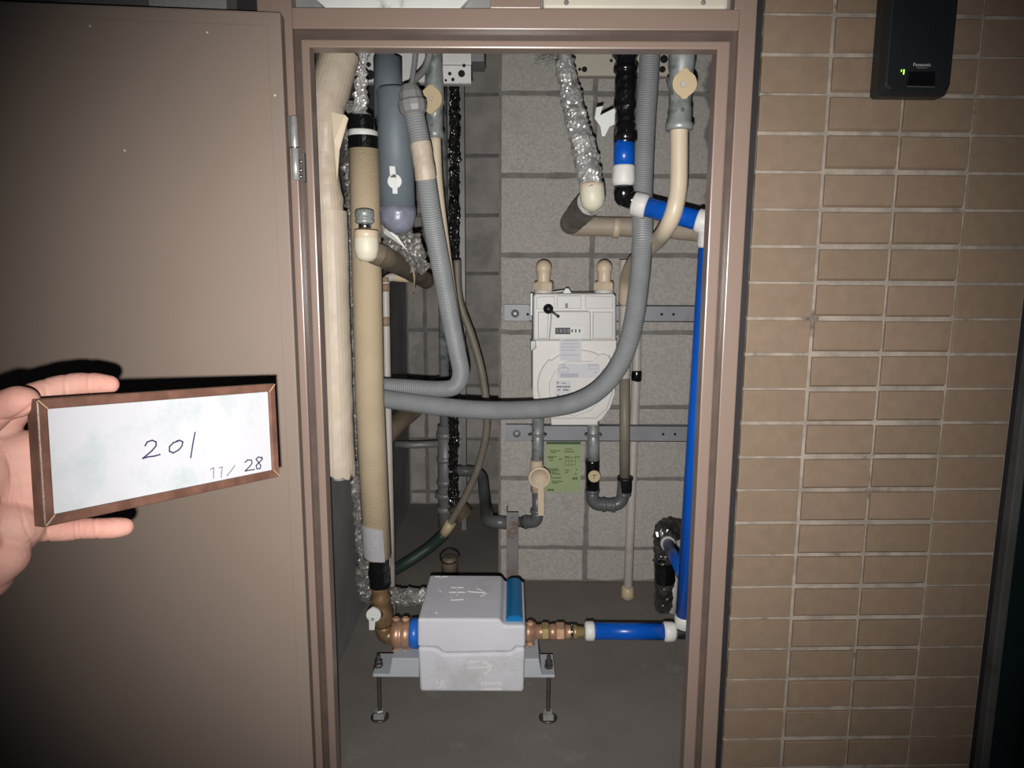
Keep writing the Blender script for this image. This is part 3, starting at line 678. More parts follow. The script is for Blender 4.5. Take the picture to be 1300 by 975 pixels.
# H foil wrapped pipe
tH = thing('foil_pipe', 'silver foil wrapped pipe slanting down to a cream elbow above the gas meter', 'pipe', P(750, 262, .40))
bm = B(); tube(bm, spline(pth((717, 78, .46), (722, 110, .45), (732, 155, .43), (744, 200, .41), (752, 240, .40)), .006), lambda t: .017 + .004 * math.sin(t * 2.6) + .003 * t, 24, crumple=.0045, cs=55); obj('foil_wrap', bm, 'foil', tH)
seg_tube('pipe_top', 'rusty', tH, pth((715, 45, .46), (718, 90, .455)), 19)
cH = P(752, 252, .40); rH = S(cH, 32) / 2
bm = B(); lathe(bm, P(751, 235, .40), P(753, 262, .40) - P(751, 235, .40), [(0, rH * .9), (.004, rH), (.026, rH), (.038, rH * .86), (.046, rH * .5), (.049, rH * .05)], 28); eh = obj('elbow', bm, 'cream_cap', tH, 'cream elbow')
bm = B(); collar(bm, P(751, 242, .40), P(751, 233, .40), rH * .92, .08); obj('tape_wrap', bm, 'ivory', eh)
bm = B(); tube(bm, pth((750, 256, .41), (737, 270, .56), (724, 284, .78)), .0255, 26, crumple=.001); obj('tape_run', bm, 'foil_dull', tH, 'tan and silver taped pipe running back')
for a_, b_ in ((.28, .40), (.55, .62), (.82, .90)):
    u0, u1 = P(750, 256, .41), P(724, 284, .78); bm = B(); collar(bm, u0.lerp(u1, a_), u0.lerp(u1, b_), .0262, .02); obj('tape_band', bm, 'string', tH)
bm = B(); tube(bm, pth((726, 287, .80), (790, 288, .80), (850, 291, .80), (905, 296, .80)), .0235, 24, crumple=.001); obj('cross_pipe', bm, 'cream', tH, 'cream taped horizontal pipe')
for xx in (778, 848):
    bm = B(); collar(bm, P(xx, 289, .80), P(xx + 8, 289.5, .80), .0245, .04); obj('band', bm, 'ivory', tH)

# I black wrapped valve and blue sleeved pipe run
YI = .32
tI = thing('wrapped_valve', 'glossy black taped valve with white lever above the upper blue pipe', 'valve', P(793, 262, YI))
bm = B(); tube(bm, pth((794, 62, YI), (794, 100, YI), (793, 182, YI)), lambda t: .0185 * (1.0 if t < .1 else .95 if t < .3 else 1.03 if t < .62 else .93 if t < .78 else 1.05), 28, crumple=.0022, cs=55); obj('taped_body', bm, 'blackg', tI)
for y0_, y1_, rr in ((60, 72, .0225), (84, 92, .0205), (166, 180, .0205)):
    bm = B(); collar(bm, P(794, y0_, YI), P(794, y1_, YI), rr * .95, .08); obj('collar', bm, 'blackg', tI)
seg_tube('pipe_top', 'galv', tI, pth((794, 40, YI), (794, 62, YI)), 22)
bm = B(); l0 = P(788, 146, YI + .005); l1 = P(764, 158, YI)
prism(bm, pth((782, 136, YI), (761, 147, YI), (755, 140, YI), (767, 134, YI), (759, 137, YI), (758, 151, YI), (764, 172, YI), (769, 172, YI), (774, 160, YI), (783, 156, YI))[:1] + pth((762, 146, YI), (766, 134, YI), (757, 136, YI), (755, 150, YI), (762, 160, YI), (764, 173, YI), (768, 173, YI), (774, 161, YI), (784, 156, YI)), Y * .007, .001); obj('lever', bm, 'white', tI, 'white plastic lever')
tJ = thing('blue_pipe', 'blue sleeved water pipe with white caps dropping beside the right frame to the foam box', 'pipe', P(868, 800, YW))
seg_tube('sleeve', 'blue', tJ, pth((792.5, 178, YI), (792, 215, YI)), 27)
bm = B(); lathe(bm, P(792, 210, YI), -Z, [(0, .0185), (.003, .020), (.028, .0205), (.034, .018), (.036, .012)], 26); obj('cap', bm, 'white_cap', tJ)
bm = B(); lathe(bm, P(792, 236, YI), -Z, [(0, .0175), (.012, .0185), (.024, .0165), (.033, .010), (.036, .001)], 26); 
tube(bm, pth((792, 250, YI), (812, 258, YI - .005)), .0165, 22); obj('elbow', bm, 'blackg', tJ, 'glossy black elbow')
ax0, ax1 = P(803, 258, YI - .002), P(899, 283, .275)
dr = (ax1 - ax0).normalized(); Lh = (ax1 - ax0).length
bm = B(); lathe(bm, ax0, dr, [(0, .016), (.003, .0212), (.022, .0215), (.027, .0195)], 26); obj('cap', bm, 'white_cap', tJ)
bm = B(); tube(bm, [ax0 + dr * .020, ax1 - dr * .012], .0172, 26); obj('sleeve', bm, 'blue', tJ)
bm = B(); lathe(bm, ax1 - dr * .020, dr, [(0, .019), (.003, .0205), (.024, .0205), (.028, .015)], 26); obj('cap', bm, 'white_cap', tJ)
v0, v1 = P(901, 292, .275), P(868.5, 797, YW); dv = (v1 - v0).normalized(); Lv = (v1 - v0).length
bm = B(); tube(bm, [ax1, P(905, 284, .272), v0], .013, 18); obj('elbow', bm, 'black', tJ)
bm = B(); lathe(bm, v0, dv, [(0, .0155), (.003, .0195), (.026, .020), (.030, .018)], 26); obj('cap', bm, 'white_cap', tJ)
bm = B(); tube(bm, [v0 + dv * .02, v1 - dv * .018], .0172, 26); obj('sleeve', bm, 'blue', tJ)
bm = B(); lathe(bm, v1, -dv, [(0, .0135), (.004, .0185), (.022, .0192), (.026, .018)], 26); obj('cap', bm, 'white_cap', tJ)
bm = B(); tube(bm, [v1 - dv * .01, P(868, 803, YW), P(850, 802, YW)], .013, 20); tube(bm, pth((862, 803, YW), (900, 803, YW)), .0125, 20); obj('elbow', bm, 'black', tJ, 'black tee at the lower right')
h0, h1 = P(742, 801, YW), P(858, 802, YW)
bm = B(); lathe(bm, h0, X, [(0, .014), (.003, .0182), (.016, .0186), (.019, .016)], 26); obj('cap', bm, 'white_cap', tJ)
bm = B(); tube(bm, [h0 + X * .013, h1 - X * .016], .0158, 26); obj('sleeve', bm, 'blue', tJ)
bm = B(); lathe(bm, h1 - X * .024, X, [(0, .0165), (.003, .019), (.018, .0188), (.024, .014)], 26); obj('cap', bm, 'white_cap', tJ)

# J right valve and cream gas pipe
YJ = .235
tK = thing('gas_valve', 'galvanised valve with large tan round cap top right inside the opening', 'valve', P(862, 165, YJ))
bm = B(); lathe(bm, P(862, 166, YJ), Z, [(0, .0205), (.002, .0225), (.010, .0225), (.013, .0195), (.034, .0195), (.036, .0180), (.060, .0185), (.090, .0195), (.100, .0215), (.128, .0215), (.132, .019), (.16, .019)], 28); obj('valve_body', bm, 'galv', tK)
disc_handle('round_cap', 'ivory_dk', tK, P(868, 107.5, YJ - .026), S(P(868, 107, .2), 31) / 2, .22, .007, label='tan round cap')
bm = B(); lathe(bm, P(867.5, 107, YJ - .0335), -Y, [(0, .0052), (.0015, .0045)], 18); obj('cap_button', bm, 'white_pipe', tK)
bm = B(); lathe(bm, P(867, 139, YJ - .0195), -Y, [(0, .0032), (.0015, .0026)], 12); obj('screw', bm, 'dkpipe', tK)
seg_tube('lug', 'dkpipe', tK, pth((849, 100, YJ), (855, 122, YJ)), 8)
tL = thing('gas_pipe', 'cream gas pipe curving from the right valve down behind the conduit hose', 'pipe', P(793, 640, .70))
seg_tube('cream_pipe', 'cream_pipe', tL, spline(pth((862, 160, YJ), (862, 205, YJ), (861, 240, .235), (855, 270, .235), (845, 292, .26), (835, 305, .335), (825, 314, .39), (812, 325, .46), (801, 338, .57), (795, 356, .66), (793, 385, .70)), .008), 22.5)
bm = B(); tube(bm, pth((793.5, 330, .70), (793, 480, .70)), S(P(793, 400, .7), 15) / 2, 20, ridge=.0012, rstep=.0085); obj('ribbed_pipe', bm, 'white_pipe', tL)
seg_tube('straight_pipe', 'brown_hose', tL, pth((793, 475, .70), (793, 606, .70)), 13.5)
M['brown_hose'].name = 'brown_grey_hose'

# white thin pipe on the right
tO = thing('drain_pipe', 'slim white pipe running down the block wall with a black joint and tan base', 'pipe', P(796, 770, .78))
pw0, pw1 = P(811, 330, .876), P(796.5, 764, .80)
bm = B(); tube(bm, [pw0, P(808, 470, .876), P(802, 620, .872), pw1], .0122, 20); obj('pipe', bm, 'white_pipe', tO)
bm = B(); collar(bm, P(808.5, 470, .876), P(808, 484, .876), .0128, .10); obj('joint', bm, 'blackg', tO)
b_ = pw1.copy(); b_.z = FLOOR; bm = B(); lathe(bm, b_, P(797, 740, .82) - b_, [(0, .0165), (.03, .0165), (.034, .0125)], 20); obj('base_sleeve', bm, 'ivory_dk', tO)

# channels on the back wall
def channel(y0, y1, x0, x1, label):
    t = thing('steel_channel', label, 'channel', P((x0 + x1) / 2, y1, .845))
    a, b = P(x0, y1, .845), P(x1, y0, .845); yy = .845
    bm = B(); box(bm, (a.x, yy, a.z), (b.x, yy + .003, b.z), .0006)
    box(bm, (a.x, yy, b.z - .003), (b.x, yy + .016, b.z), .0006); box(bm, (a.x, yy, a.z), (b.x, yy + .016, a.z + .003), .0006)
    obj('rail', bm, 'channel', t)
    w_ = P(x0 + 32, y1, .84).x
    bm = B(); box(bm, (a.x, yy - .003, a.z + .001), (w_, yy - .0001, b.z + .001), .0006); obj('wall_plate', bm, 'channel', t)
    for xx in (a.x + .01, b.x - .03): obj('spacer', mk(box, (xx, yy + .0165, a.z + .008), (xx + .02, YB + .002, b.z - .008)), 'channel', t)
    bm = B(); c = P(x0 + 14, (y0 + y1) / 2, yy - .003); lathe(bm, c, -Y, [(0, .0105), (.0015, .0105), (.002, .006), (.005, .006), (.0055, .003)], 18); obj('bolt', bm, 'galv', t)
    for xx in (x0 + 30, x0 + 200, x0 + 215):
        bm = B(); lathe(bm, P(xx, (y0 + y1) / 2 + 1, yy - .0032 if xx < x0 + 31 else yy - .0002), -Y, [(0, .0035), (.0006, .003)], 12); obj('hole', bm, 'dark', t)
channel(388, 408, 640, 889, 'upper horizontal grey steel channel on the block wall behind the gas meter')
channel(540.5, 560, 642, 883, 'lower horizontal grey steel channel under the gas meter with green sheet below')

# green sheet
tg = thing('green_notice', 'green printed instruction sheet under the gas meter', 'notice', P(714, 625, .89))
YG = .892
a, b = P(692, 625, YG), P(738, 561, YG); bm = B(); box(bm, (a.x, YG, a.z), (b.x, YG + .0012, b.z)); sh = obj('sheet', bm, 'greenp', tg)
bm = B(); 
def gtx(x, y): return Vector((a.x + (b.x - a.x) * x, YG - .0002, b.z + (a.z - b.z) * y))
def strip(bm, x0, y0, x1, y1, fn=gtx, n=-Y, h=.0003):
    prism(bm, [fn(x0, y0), fn(x1, y0), fn(x1, y1), fn(x0, y1)], n * h)
strip(bm, .02, .0, .98, .05); 
rr = random.Random(3)
for (x0_, x1_, y0_) in ((.12, .42, .165), (.15, .28, .20), (.55, .75, .13), (.52, .8, .18), (.05, .32, .28), (.07, .22, .31), (.12, .2, .355), (.37, .46, .33), (.54, .66, .285), (.83, .97, .285), (.08, .36, .52), (.12, .40, .55), (.14, .3, .585), (.2, .42, .62), (.18, .45, .70), (.2, .48, .77), (.2, .36, .80), (.76, .92, .70), (.57, .68, .55), (.56, .65, .59), (.86, .92, .53), (.83, .9, .62), (.06, .26, .93)):
    x = x0_
    while x < x1_:
        w_ = rr.uniform(.02, .05); strip(bm, x, y0_, min(x1_, x + w_), y0_ + .022 + (.02 if y0_ > .9 or (.69 < y0_ < .71 and x0_ > .7) else 0)); x += w_ + .012
for xx in (.56, .66, .74, .84):
    strip(bm, xx, .30, xx + .008, .45)
for yy in (.30, .37, .45): strip(bm, .56, yy, .85, yy + .008)
obj('print', bm, 'ink_g', sh)

# ================================================================ GAS METER
tm = thing('gas_meter', 'white gas meter hung on the block wall behind the grey hose', 'meter', P(729, 540, .70))
YM = .61
def mp(x, y, d=0.0): return P(x, y, YM + d)
# upper body
bm = B(); prism(bm, [mp(x, y, .006) for x, y in ((677, 376), (680, 372.5), (779, 372.5), (782, 376), (782, 432), (677, 432))], Y * .12, .004); obj('upper_case', bm, 'meter_u', tm)
bm = B(); prism(bm, [mp(*p) for p in ((681, 377), (704, 376), (705, 391), (689, 392.5), (686, 392.5), (681, 392.5))], Y * .010, .0015); obj('case_panel', bm, 'meter_u', tm)
bm = B(); prism(bm, [mp(*p) for p in ((707, 375.5), (738, 375.5), (738, 392), (707, 392))], Y * .010, .0015); obj('case_panel', bm, 'meter_u', tm)
bm = B(); prism(bm, [mp(*p) for p in ((743, 375.5), (778, 376.5), (778, 392), (743, 392))], Y * .010, .0015); obj('case_panel', bm, 'meter_u', tm)
bm = B(); prism(bm, [mp(x, y, -.014) for x, y in ((700, 397), (704, 395), (747, 395), (750, 397), (750, 432), (697, 432))], Y * .030, .003); obj('index_housing', bm, 'meter_u', tm)
bm = B(); prism(bm, [mp(x, y, -.003) for x, y in ((683, 396), (697, 396), (695, 430), (683, 430))], Y * .012, .002); obj('case_panel', bm, 'meter_u', tm); bm = B(); prism(bm, [mp(x, y, -.003) for x, y in ((753, 396), (778, 396), (778, 430), (753, 430))], Y * .012, .002); obj('case_panel', bm, 'meter_u', tm)
# counter window
w0 = -.0145
bm = B(); prism(bm, [mp(x, y, w0) for x, y in ((704, 415), (741, 415), (741, 428), (704, 428))], -Y * .0008); dl = obj('counter_face', bm, 'white', tm, 'white counter face')
bm = B()
prism(bm, [mp(x, y, w0 - .0009) for x, y in ((704.8, 416), (724, 416), (724, 424.3), (704.8, 424.3))], -Y * .0006)
for xx in (725.5, 730, 734.8): prism(bm, [mp(x, y, w0 - .0009) for x, y in ((xx, 418), (xx + 1.8, 418), (xx + 1.8, 422), (xx, 422))], -Y * .0006)
dw = obj('digit_window', bm, 'black', dl)
def text(s, size, origin, ux, uy, nrm, m, name, parent, depth=.0003):
    cu = D.curves.new('t', 'FONT'); cu.body = s; cu.size = size; cu.extrude = depth / 2; cu.align_x = 'CENTER'; cu.align_y = 'CENTER'
    ob = D.objects.new('t', cu); COL.objects.link(ob); dg_ = bpy.context.evaluated_depsgraph_get(); dg_.update()
    me = D.meshes.new_from_object(ob.evaluated_get(dg_)); D.objects.remove(ob); D.curves.remove(cu)
    bm = bmesh.new(); bm.from_mesh(me); D.meshes.remove(me)
    R = Matrix((ux.normalized(), uy.normalized(), nrm.normalized())).transposed().to_4x4()
    bmesh.ops.transform(bm, matrix=Matrix.Translation(origin) @ R, verts=bm.verts)
    return obj(name, bm, m, parent, recalc=False, kind='stuff')
text('1 8 0 8', .0105, mp(714.5, 420.3, w0 - .0016), X, Z, -Y, 'ink_l', 'digit', dl)
# black knob and its cord
kc = mp(696, 392, -.002)
bm = B(); lathe(bm, kc, -Y, [(0, .0112), (.004, .0112), (.009, .0095), (.010, .005), (.012, .005), (.0125, .002)], 24); kn = obj('test_knob', bm, 'black', tm, 'black round cap with strap')
bm = B(); ribbon(bm, [kc + Vector((.004, -.008, -.003)), mp(704, 398, -.0165), mp(708, 401, -.0165)], .0055, .003, -Y); sph(bm, mp(708.5, 401.5, -.018), .0038, seg=10); obj('strap', bm, 'black', kn)
bm = B(); prism(bm, [mp(x, y, -.0003) for x, y in ((717.5, 385), (721, 385), (721, 391), (717.5, 391))], -Y * .0008); obj('badge', bm, 'rusty', tm)
# lower case
low = [(676, 432), (783, 432), (783, 470), (781, 500), (775, 518), (765, 532), (759, 536), (759, 540), (700, 540), (699, 532), (686, 522), (678, 511), (676, 500)]
bm = B(); prism(bm, [mp(x, y, .004) for x, y in low], Y * .115, .003); obj('lower_case', bm, 'meter', tm)
def circ(cx, cy, rx, ry, a0, a1, n=14): return [(cx + rx * math.cos(math.radians(a0 + (a1 - a0) * k / n)), cy - ry * math.sin(math.radians(a0 + (a1 - a0) * k / n))) for k in range(n + 1)]
o1 = circ(736, 500, 55, 56, 50, 130) + circ(724, 490, 42, 44, 130, 200) + [(684, 512), (700, 532), (757, 532), (771, 520), (778, 500), (778, 462), (774, 450)]
bm = B(); prism(bm, [mp(x, y, -.004) for x, y in o1], Y * .012, .004); obj('cover_plate', bm, 'meter', tm, 'raised rounded cover plate')
o2 = [(752, 458)] + circ(766, 458, 9, 9, 130, -40, 8) + [(765, 471), (763, 480), (766, 492), (764, 508), (750, 522), (730, 529), (714, 526), (704, 514), (697, 500), (697, 486), (704, 472), (713, 462), (720, 459)]
bm = B(); prism(bm, [mp(x, y, -.008) for x, y in o2], Y * .007, .0025); obj('raised_pad', bm, 'meter', tm)
def lab_(x0, y0, x1, y1, d, lines, m='paper', col='ink_l', seed=1):
    bm = B(); prism(bm, [mp(x, y, d) for x, y in ((x0, y0), (x1, y0), (x1, y1), (x0, y1))], -Y * .0006); o = obj('label', bm, m, tm, 'small printed label'); rr = random.Random(seed)
    bm = B()
    for (lx0, lx1, ly, h) in lines:
        x = lx0
        while x < lx1:
            w_ = rr.uniform(1.0, 2.6); prism(bm, [mp(u, v, d - .0007) for u, v in ((x, ly), (min(lx1, x + w_), ly), (min(lx1, x + w_), ly + h), (x, ly + h))], -Y * .0002); x += w_ + .7
    obj('print', bm, col, o)
lab_(710.5, 431.5, 738, 458, -.0155 + .0, [(716, 734, 431.8, 1.2), (713, 735, 436, 1), (713, 735, 440, 1), (713, 730, 444, 1), (713, 735, 450, 1)])
lab_(708, 462, 762, 480, -.0082, [(712, 718, 462.6, 1), (713, 720, 465.5, 1.2), (747, 759, 462, 1.2), (726, 728, 462, 1), (754, 758, 472, 1)], seed=2)
bm = B()
for k in range(14): prism(bm, [mp(u, v, -.0090) for u, v in ((712 + k * 1.6, 474), (712.9 + k * 1.6 + .3 * (k % 3 == 0), 474), (712.9 + k * 1.6 + .3 * (k % 3 == 0), 479.3), (712 + k * 1.6, 479.3))], -Y * .0002)
for (x0, y0, x1, y1) in ((709, 467, 721.5, 472.5), (747, 464.5, 760, 469)):
    for q_ in ((x0, y0, x1, y0 + .5), (x0, y1 - .5, x1, y1), (x0, y0, x0 + .5, y1), (x1 - .5, y0, x1, y1)): prism(bm, [mp(u, v, -.0090) for u, v in ((q_[0], q_[1]), (q_[2], q_[1]), (q_[2], q_[3]), (q_[0], q_[3]))], -Y * .0002)
obj('barcode', bm, 'ink_l', tm)
lab_(705, 483, 725, 506, -.0082, [(707, 710, 485, 1.8), (713, 718, 486, 1), (707, 724, 490, 2), (708, 711, 494, 2), (715, 722, 494, 2), (707, 711, 501, 3), (714, 724, 501.5, 2.8)], col='ink', seed=5)
bm = B(); prism(bm, [mp(x, y, .001) for x, y in ((673, 433), (680, 432), (681, 442), (675, 446), (673, 444))], Y * .02, .002); obj('corner_clip', bm, 'galv', tm)
bm = B(); box(bm, mp(673.5, 400, .03), mp(675.5, 372, .06) , 0); obj('side_plate', bm, 'white', tm)
# top connections
for cx in (690, 766.5):
    base = mp(cx, 373, .065); s = S(base, 1)
    bm = B(); lathe(bm, base - Z * .004, Z, [(0, 12 * s), (8 * s, 12 * s)], 24); obj('socket', bm, 'meter', tm)
    bm = B(); hexa(bm, base + Z * s * 9.5, Z, 9 * s, 13.4 * s); lathe(bm, base + Z * s * 12, Z, [(0, 11.6 * s), (3.5 * s, 11.2 * s)], 24); obj('union_nut', bm, 'ivory', tm)
    bm = B(); q = cx - (cx - 650) * .012
    tube(bm, spline([base + Z * s * 12, base + Z * s * 24, base + Z * s * 30 + Y * .004], .006), lambda t: s * (8.0 + 1.2 * t), 24); sph(bm, base + Z * s * 32 + Y * .004, s * 10.4, (1, 1, 1.02)); e0 = base + Z * s * 33; e1 = CAM + (e0 - CAM) * ((YB + .002 - CAM.y) / (e0.y - CAM.y)); tube(bm, [e0, Vector((e1.x, e1.y, e0.z - .004))], s * 8.0, 20); obj('connection_pipe', bm, 'ivory', tm)
bm = B(); prism(bm, [mp(x, y, .03) for x, y in ((714, 373), (718, 366), (722, 366), (726, 373))], Y * .01, .001); obj('seal_bracket', bm, 'white', tm)
bm = B(); tube(bm, pth((702, 371, .66), (716, 369, .655)), .002, 8); obj('seal_wire', bm, 'white', tm)

# legs under meter
YL = .70
t1 = thing('gas_inlet', 'grey gas pipe with ivory lever valve under the left side of the meter', 'pipe', P(683, 665, YL))
seg_tube('pipe', 'galv', t1, pth((683, 530, YL), (682.5, 590, YL)), 15)
bm = B(); c = P(683, 552, YL); lathe(bm, c - Z * .004, Z, [(0, .014), (.003, .021), (.005, .021), (.008, .014)], 24); obj('flange', bm, 'steel_grey', t1)
bm = B(); tube(bm, pth((681.5, 584, YL), (682, 624, YL)), .0158, 20); obj('valve_body', bm, 'ivory', t1, 'ivory valve body')
hc = P(685, 607, YL - .022); s = S(hc, 1)
bm = B(); lathe(bm, hc + Y * .008, -Y, [(0, 13 * s), (.003, 14.4 * s), (.008, 14.4 * s), (.0095, 13.4 * s), (.0097, 11 * s), (.0085, 11 * s), (.0085, .001)], 32); hd2 = obj('handle', bm, 'ivory', t1, 'ivory round lever handle')
bm = B(); prism(bm, pth((682.5, 606, YL - .026), (690.5, 606, YL - .026), (691, 655, YL - .026), (683, 655, YL - .026)), Y * .006, .001); obj('lever', bm, 'ivory', hd2)
bm = B(); tube(bm, fillet(pth((681.5, 620, YL), (682, 662, YL), (645, 664, .745)), .028), .0118, 22); obj('lower_pipe', bm, 'dkpipe', t1)
bm = B(); tube(bm, fillet(pth((681.8, 646, YL), (682, 662.5, YL), (664, 663, .72)), .028), .0148, 22); obj('elbow', bm, 'dkpipe', t1)
for cc_, dd in ((P(681.8, 649, YL), Z), (P(667, 663, .717), X)):
    bm = B(); lathe(bm, cc_ - dd * .004, dd, [(0, .0145), (.002, .017), (.008, .017), (.010, .0145)], 22); obj('ring', bm, 'dkpipe', t1)
t2 = thing('gas_outlet', 'grey gas pipe looping in a U under the right side of the meter', 'pipe', P(770, 648, YL))
seg_tube('pipe', 'galv', t2, pth((753, 530, YL), (753.5, 592, YL)), 15)
bm = B(); c = P(753, 552, YL); lathe(bm, c - Z * .004, Z, [(0, .014), (.003, .021), (.005, .021), (.008, .014)], 24); obj('flange', bm, 'steel_grey', t2)
bm = B(); tube(bm, pth((752.5, 584, YL), (752, 624, YL)), .0168, 22); collar(bm, P(752, 590, YL), P(752, 584, YL), .0168, .06); obj('valve_body', bm, 'blackg', t2, 'black valve body')
hc = P(754.5, 605, YL - .02); bm = B(); lathe(bm, hc + Y * .006, -Y, [(0, 7.8 * s), (.006, 7.8 * s), (.007, 7 * s)], 24); k2 = obj('cap', bm, 'ivory_dk', t2, 'small ivory round cap')
bm = B(); ribbon(bm, [hc + Vector((-.003, -.001, .004)), hc + Vector((.005, -.001, .004))], .002, .0008, -Y); ribbon(bm, [hc + Vector((-.001, -.001, .003)), hc + Vector((-.001, -.001, -.005))], .0018, .0008, -Y); obj('slot', bm, 'rusty', k2)
bm = B(); tube(bm, fillet(pth((751.7, 620, YL), (752, 640, YL), (790, 642, YL), (792.5, 606, YL)), .03), .0158, 24); obj('u_bend', bm, 'dkpipe', t2)
for cc_, dd in ((P(752, 624, YL), Z), (P(766, 641, YL), X), (P(778, 641.5, YL), X), (P(792, 628, YL), Z)):
    bm = B(); lathe(bm, cc_ - dd * .004, dd, [(0, .0155), (.002, .0180), (.008, .0180), (.010, .0155)], 22); obj('ring', bm, 'dkpipe', t2)
bm = B(); lathe(bm, P(793, 624, YL), Z, [(0, .0175), (.028, .0175), (.030, .0195), (.036, .0195), (.037, .014)], 22); obj('union', bm, 'black', t2)
# rusty stand
ts = thing('pipe_stand', 'rusty steel stand clamping the gas pipe left of the ivory lever', 'bracket', P(650, 735, .72))
a, b = P(643, 650, .72), P(658, 650, .72)
bm = B(); box(bm, (a.x, .716, FLOOR), (b.x, .720, a.z), .0006); box(bm, (a.x, .7202, FLOOR), (a.x + .003, .765, a.z), .0006); obj('upright', bm, 'rusty', ts)
for yy in (659, 673, 684):
    bm = B(); hexa(bm, P(651, yy, .713), Y, .006, .006 if yy < 680 else .003); obj('bolt', bm, 'rusty', ts)

# N lower right foil pipe
tn = thing('foil_pipe', 'silver and black foil wrapped pipe standing on the floor at the lower right', 'pipe', P(843, 770, .73))
YN = .70
bb = P(843, 765, .74); bb.z = FLOOR
bm = B(); tube(bm, [bb, P(843, 745, YN), P(844, 700, YN - .01), P(846, 675, YN - .01)], .0225, 22, crumple=.004, cs=55); obj('lower_wrap', bm, 'foil_dark', tn)
bm = B(); tube(bm, pth((843.5, 738, YN - .008), (844, 706, YN - .012)), .0255, 22, crumple=.002, cs=40); obj('tape_wrap', bm, 'blackg', tn, 'black tape wound round the pipe')
bm = B(); tube(bm, spline(pth((844, 712, YN - .01), (844, 690, YN - .01), (844, 678, YN - .005), (850, 672, YN + .04), (862, 672, YN + .08)), .006), .0265, 24, crumple=.005, cs=55); obj('foil_elbow', bm, 'foil_dark', tn)
bm = B(); n0, n1 = P(847, 688, YN - .04), P(868, 728, .40); dn = (n1 - n0).normalized(); lathe(bm, n0, dn, [(0, .012), (.003, .0175), (.02, .0178), (.024, .015)], 22); obj('cap', bm, 'white_cap', tn, 'white cap')
bm = B(); tube(bm, [n0 + dn * .015, n1], .0145, 22); obj('sleeve', bm, 'blue', tn, 'short blue sleeved pipe')
bm = B(); lathe(bm, Vector((P(858, 740, YN).x, YN + .03, FLOOR)), Z, [(0, .014), (.09, .012), (.10, .004)], 14); obj('tape_tail', bm, 'white_cap', tn)

# ================================================================ WATER METER in its foam box
tx = thing('water_meter', 'white foam water meter box on a pale blue bracket with blue window', 'water meter', P(600, 880, .30))
yf, yk = .205, .39
cen = P(599, 803, YW)
lf = P(529.5, 830, yf).x; rg = P(667.5, 830, yf).x
ztop = P(600, 786, yf).z; zbot = P(600, 879, yf).z; zsp = P(600, 824, yf).z
# lower half
def rbox(lo, hi, bev): bm = B(); box(bm, lo, hi, bev, seg=4); [setattr(f, 'smooth', True) for f in bm.faces]; return bm
lo_pts = [(lf + .004, zbot), (rg - .003, zbot), (rg - .001, P(0, 820, yf).z), (P(655, 820, yf).x, P(0, 820, yf).z), (P(649, 826, yf).x, P(0, 826, yf).z), (P(563, 828, yf).x, P(0, 828, yf).z), (P(555, 821, yf).x, P(0, 821, yf).z), (lf + .001, P(0, 820, yf).z)]
def sec(pts, g=0): return [Vector((x, yf, z + g)) for x, z in pts]
def soft(bm, off):
    bmesh.ops.bevel(bm, geom=[e for e in bm.edges if e.calc_face_angle(0) > .6], offset=off, segments=4, profile=.5, affect='EDGES', clamp_overlap=True); return bm
bm = B(); prism(bm, sec(lo_pts), Y * (yk - yf)); soft(bm, .006); obj('lower_shell', bm, 'foam', tx)
g_ = .0012
up_pts = [(lf + .001, lo_pts[7][1] + g_), (lo_pts[6][0], lo_pts[6][1] + g_), (lo_pts[5][0], lo_pts[5][1] + g_), (lo_pts[4][0], lo_pts[4][1] + g_), (lo_pts[3][0], lo_pts[3][1] + g_), (rg - .001, lo_pts[2][1] + g_), (rg - .001, ztop - .012), (P(640, 790, yf).x, ztop - .012), (P(634, 785, yf).x, ztop), (lf + .002, ztop)]
bm = B(); prism(bm, sec(up_pts), Y * (yk - yf)); soft(bm, .005); us = obj('upper_shell', bm, 'foam', tx)
# blue window lid in the notch
lx0, lx1 = P(642, 790, yf).x, P(664, 790, yf).x
bm = B(); n = 12
arc = [(lx0, ztop - .0125)] + [(lx0 + (lx1 - lx0) * (.5 - .5 * math.cos(math.pi * k / n)), ztop - .0095 + .010 * math.sin(math.pi * k / n)) for k in range(n + 1)] + [(lx1, ztop - .0125)]
prism(bm, [Vector((x, yf + .014, z)) for x, z in arc], Y * (yk - yf - .028)); obj('blue_lid', bm, 'blue_lid', tx, 'blue plastic reading lid'); 
# embossed marks (top: arrow and strokes; front: arrow, mark and stamp)
def tp(px, py): 
    d = ray(px, py); t = (ztop - CAM.z) / d.z; return CAM + d * t
bm = B()
for a in ([(594, 751), (618, 753)], [(606, 747), (618, 753)], [(610, 757), (618, 753)], [(573, 746), (588, 746)], [(580, 742), (580, 756)], [(570, 752), (590, 752)], [(573, 762), (588, 761)], [(573, 758), (577, 762)], [(556, 747), (559, 751)], [(553, 732), (568, 732)], [(560, 732), (559, 734)], [(553, 778), (555, 778)]):
    ribbon(bm, [tp(*q) for q in a], .0018, .0011, Z)
obj('embossed_mark', bm, 'white_cap', us, 'raised arrow and letters on the foam')
bm = B()
for a in ([(594, 848), (626, 847)], [(612, 839), (626, 847)], [(615, 856), (626, 847)], [(612, 839), (594, 841)], [(554, 868), (558, 864)], [(558, 864), (564, 874)], [(554, 874), (560, 872)], [(561, 864), (566, 875)], [(611, 875), (637, 875)]):
    ribbon(bm, [P(q[0], q[1], yf) for q in a], .0016, .0010, -Y)
for k in range(7):
    c = P(612 + k * 4, 868, yf); box(bm, c + Vector((-.0015, -.001, -.002)), c + Vector((.0015, .001, .003)))
obj('embossed_mark', bm, 'white_cap', tx, 'raised arrow and stamp on the foam front')
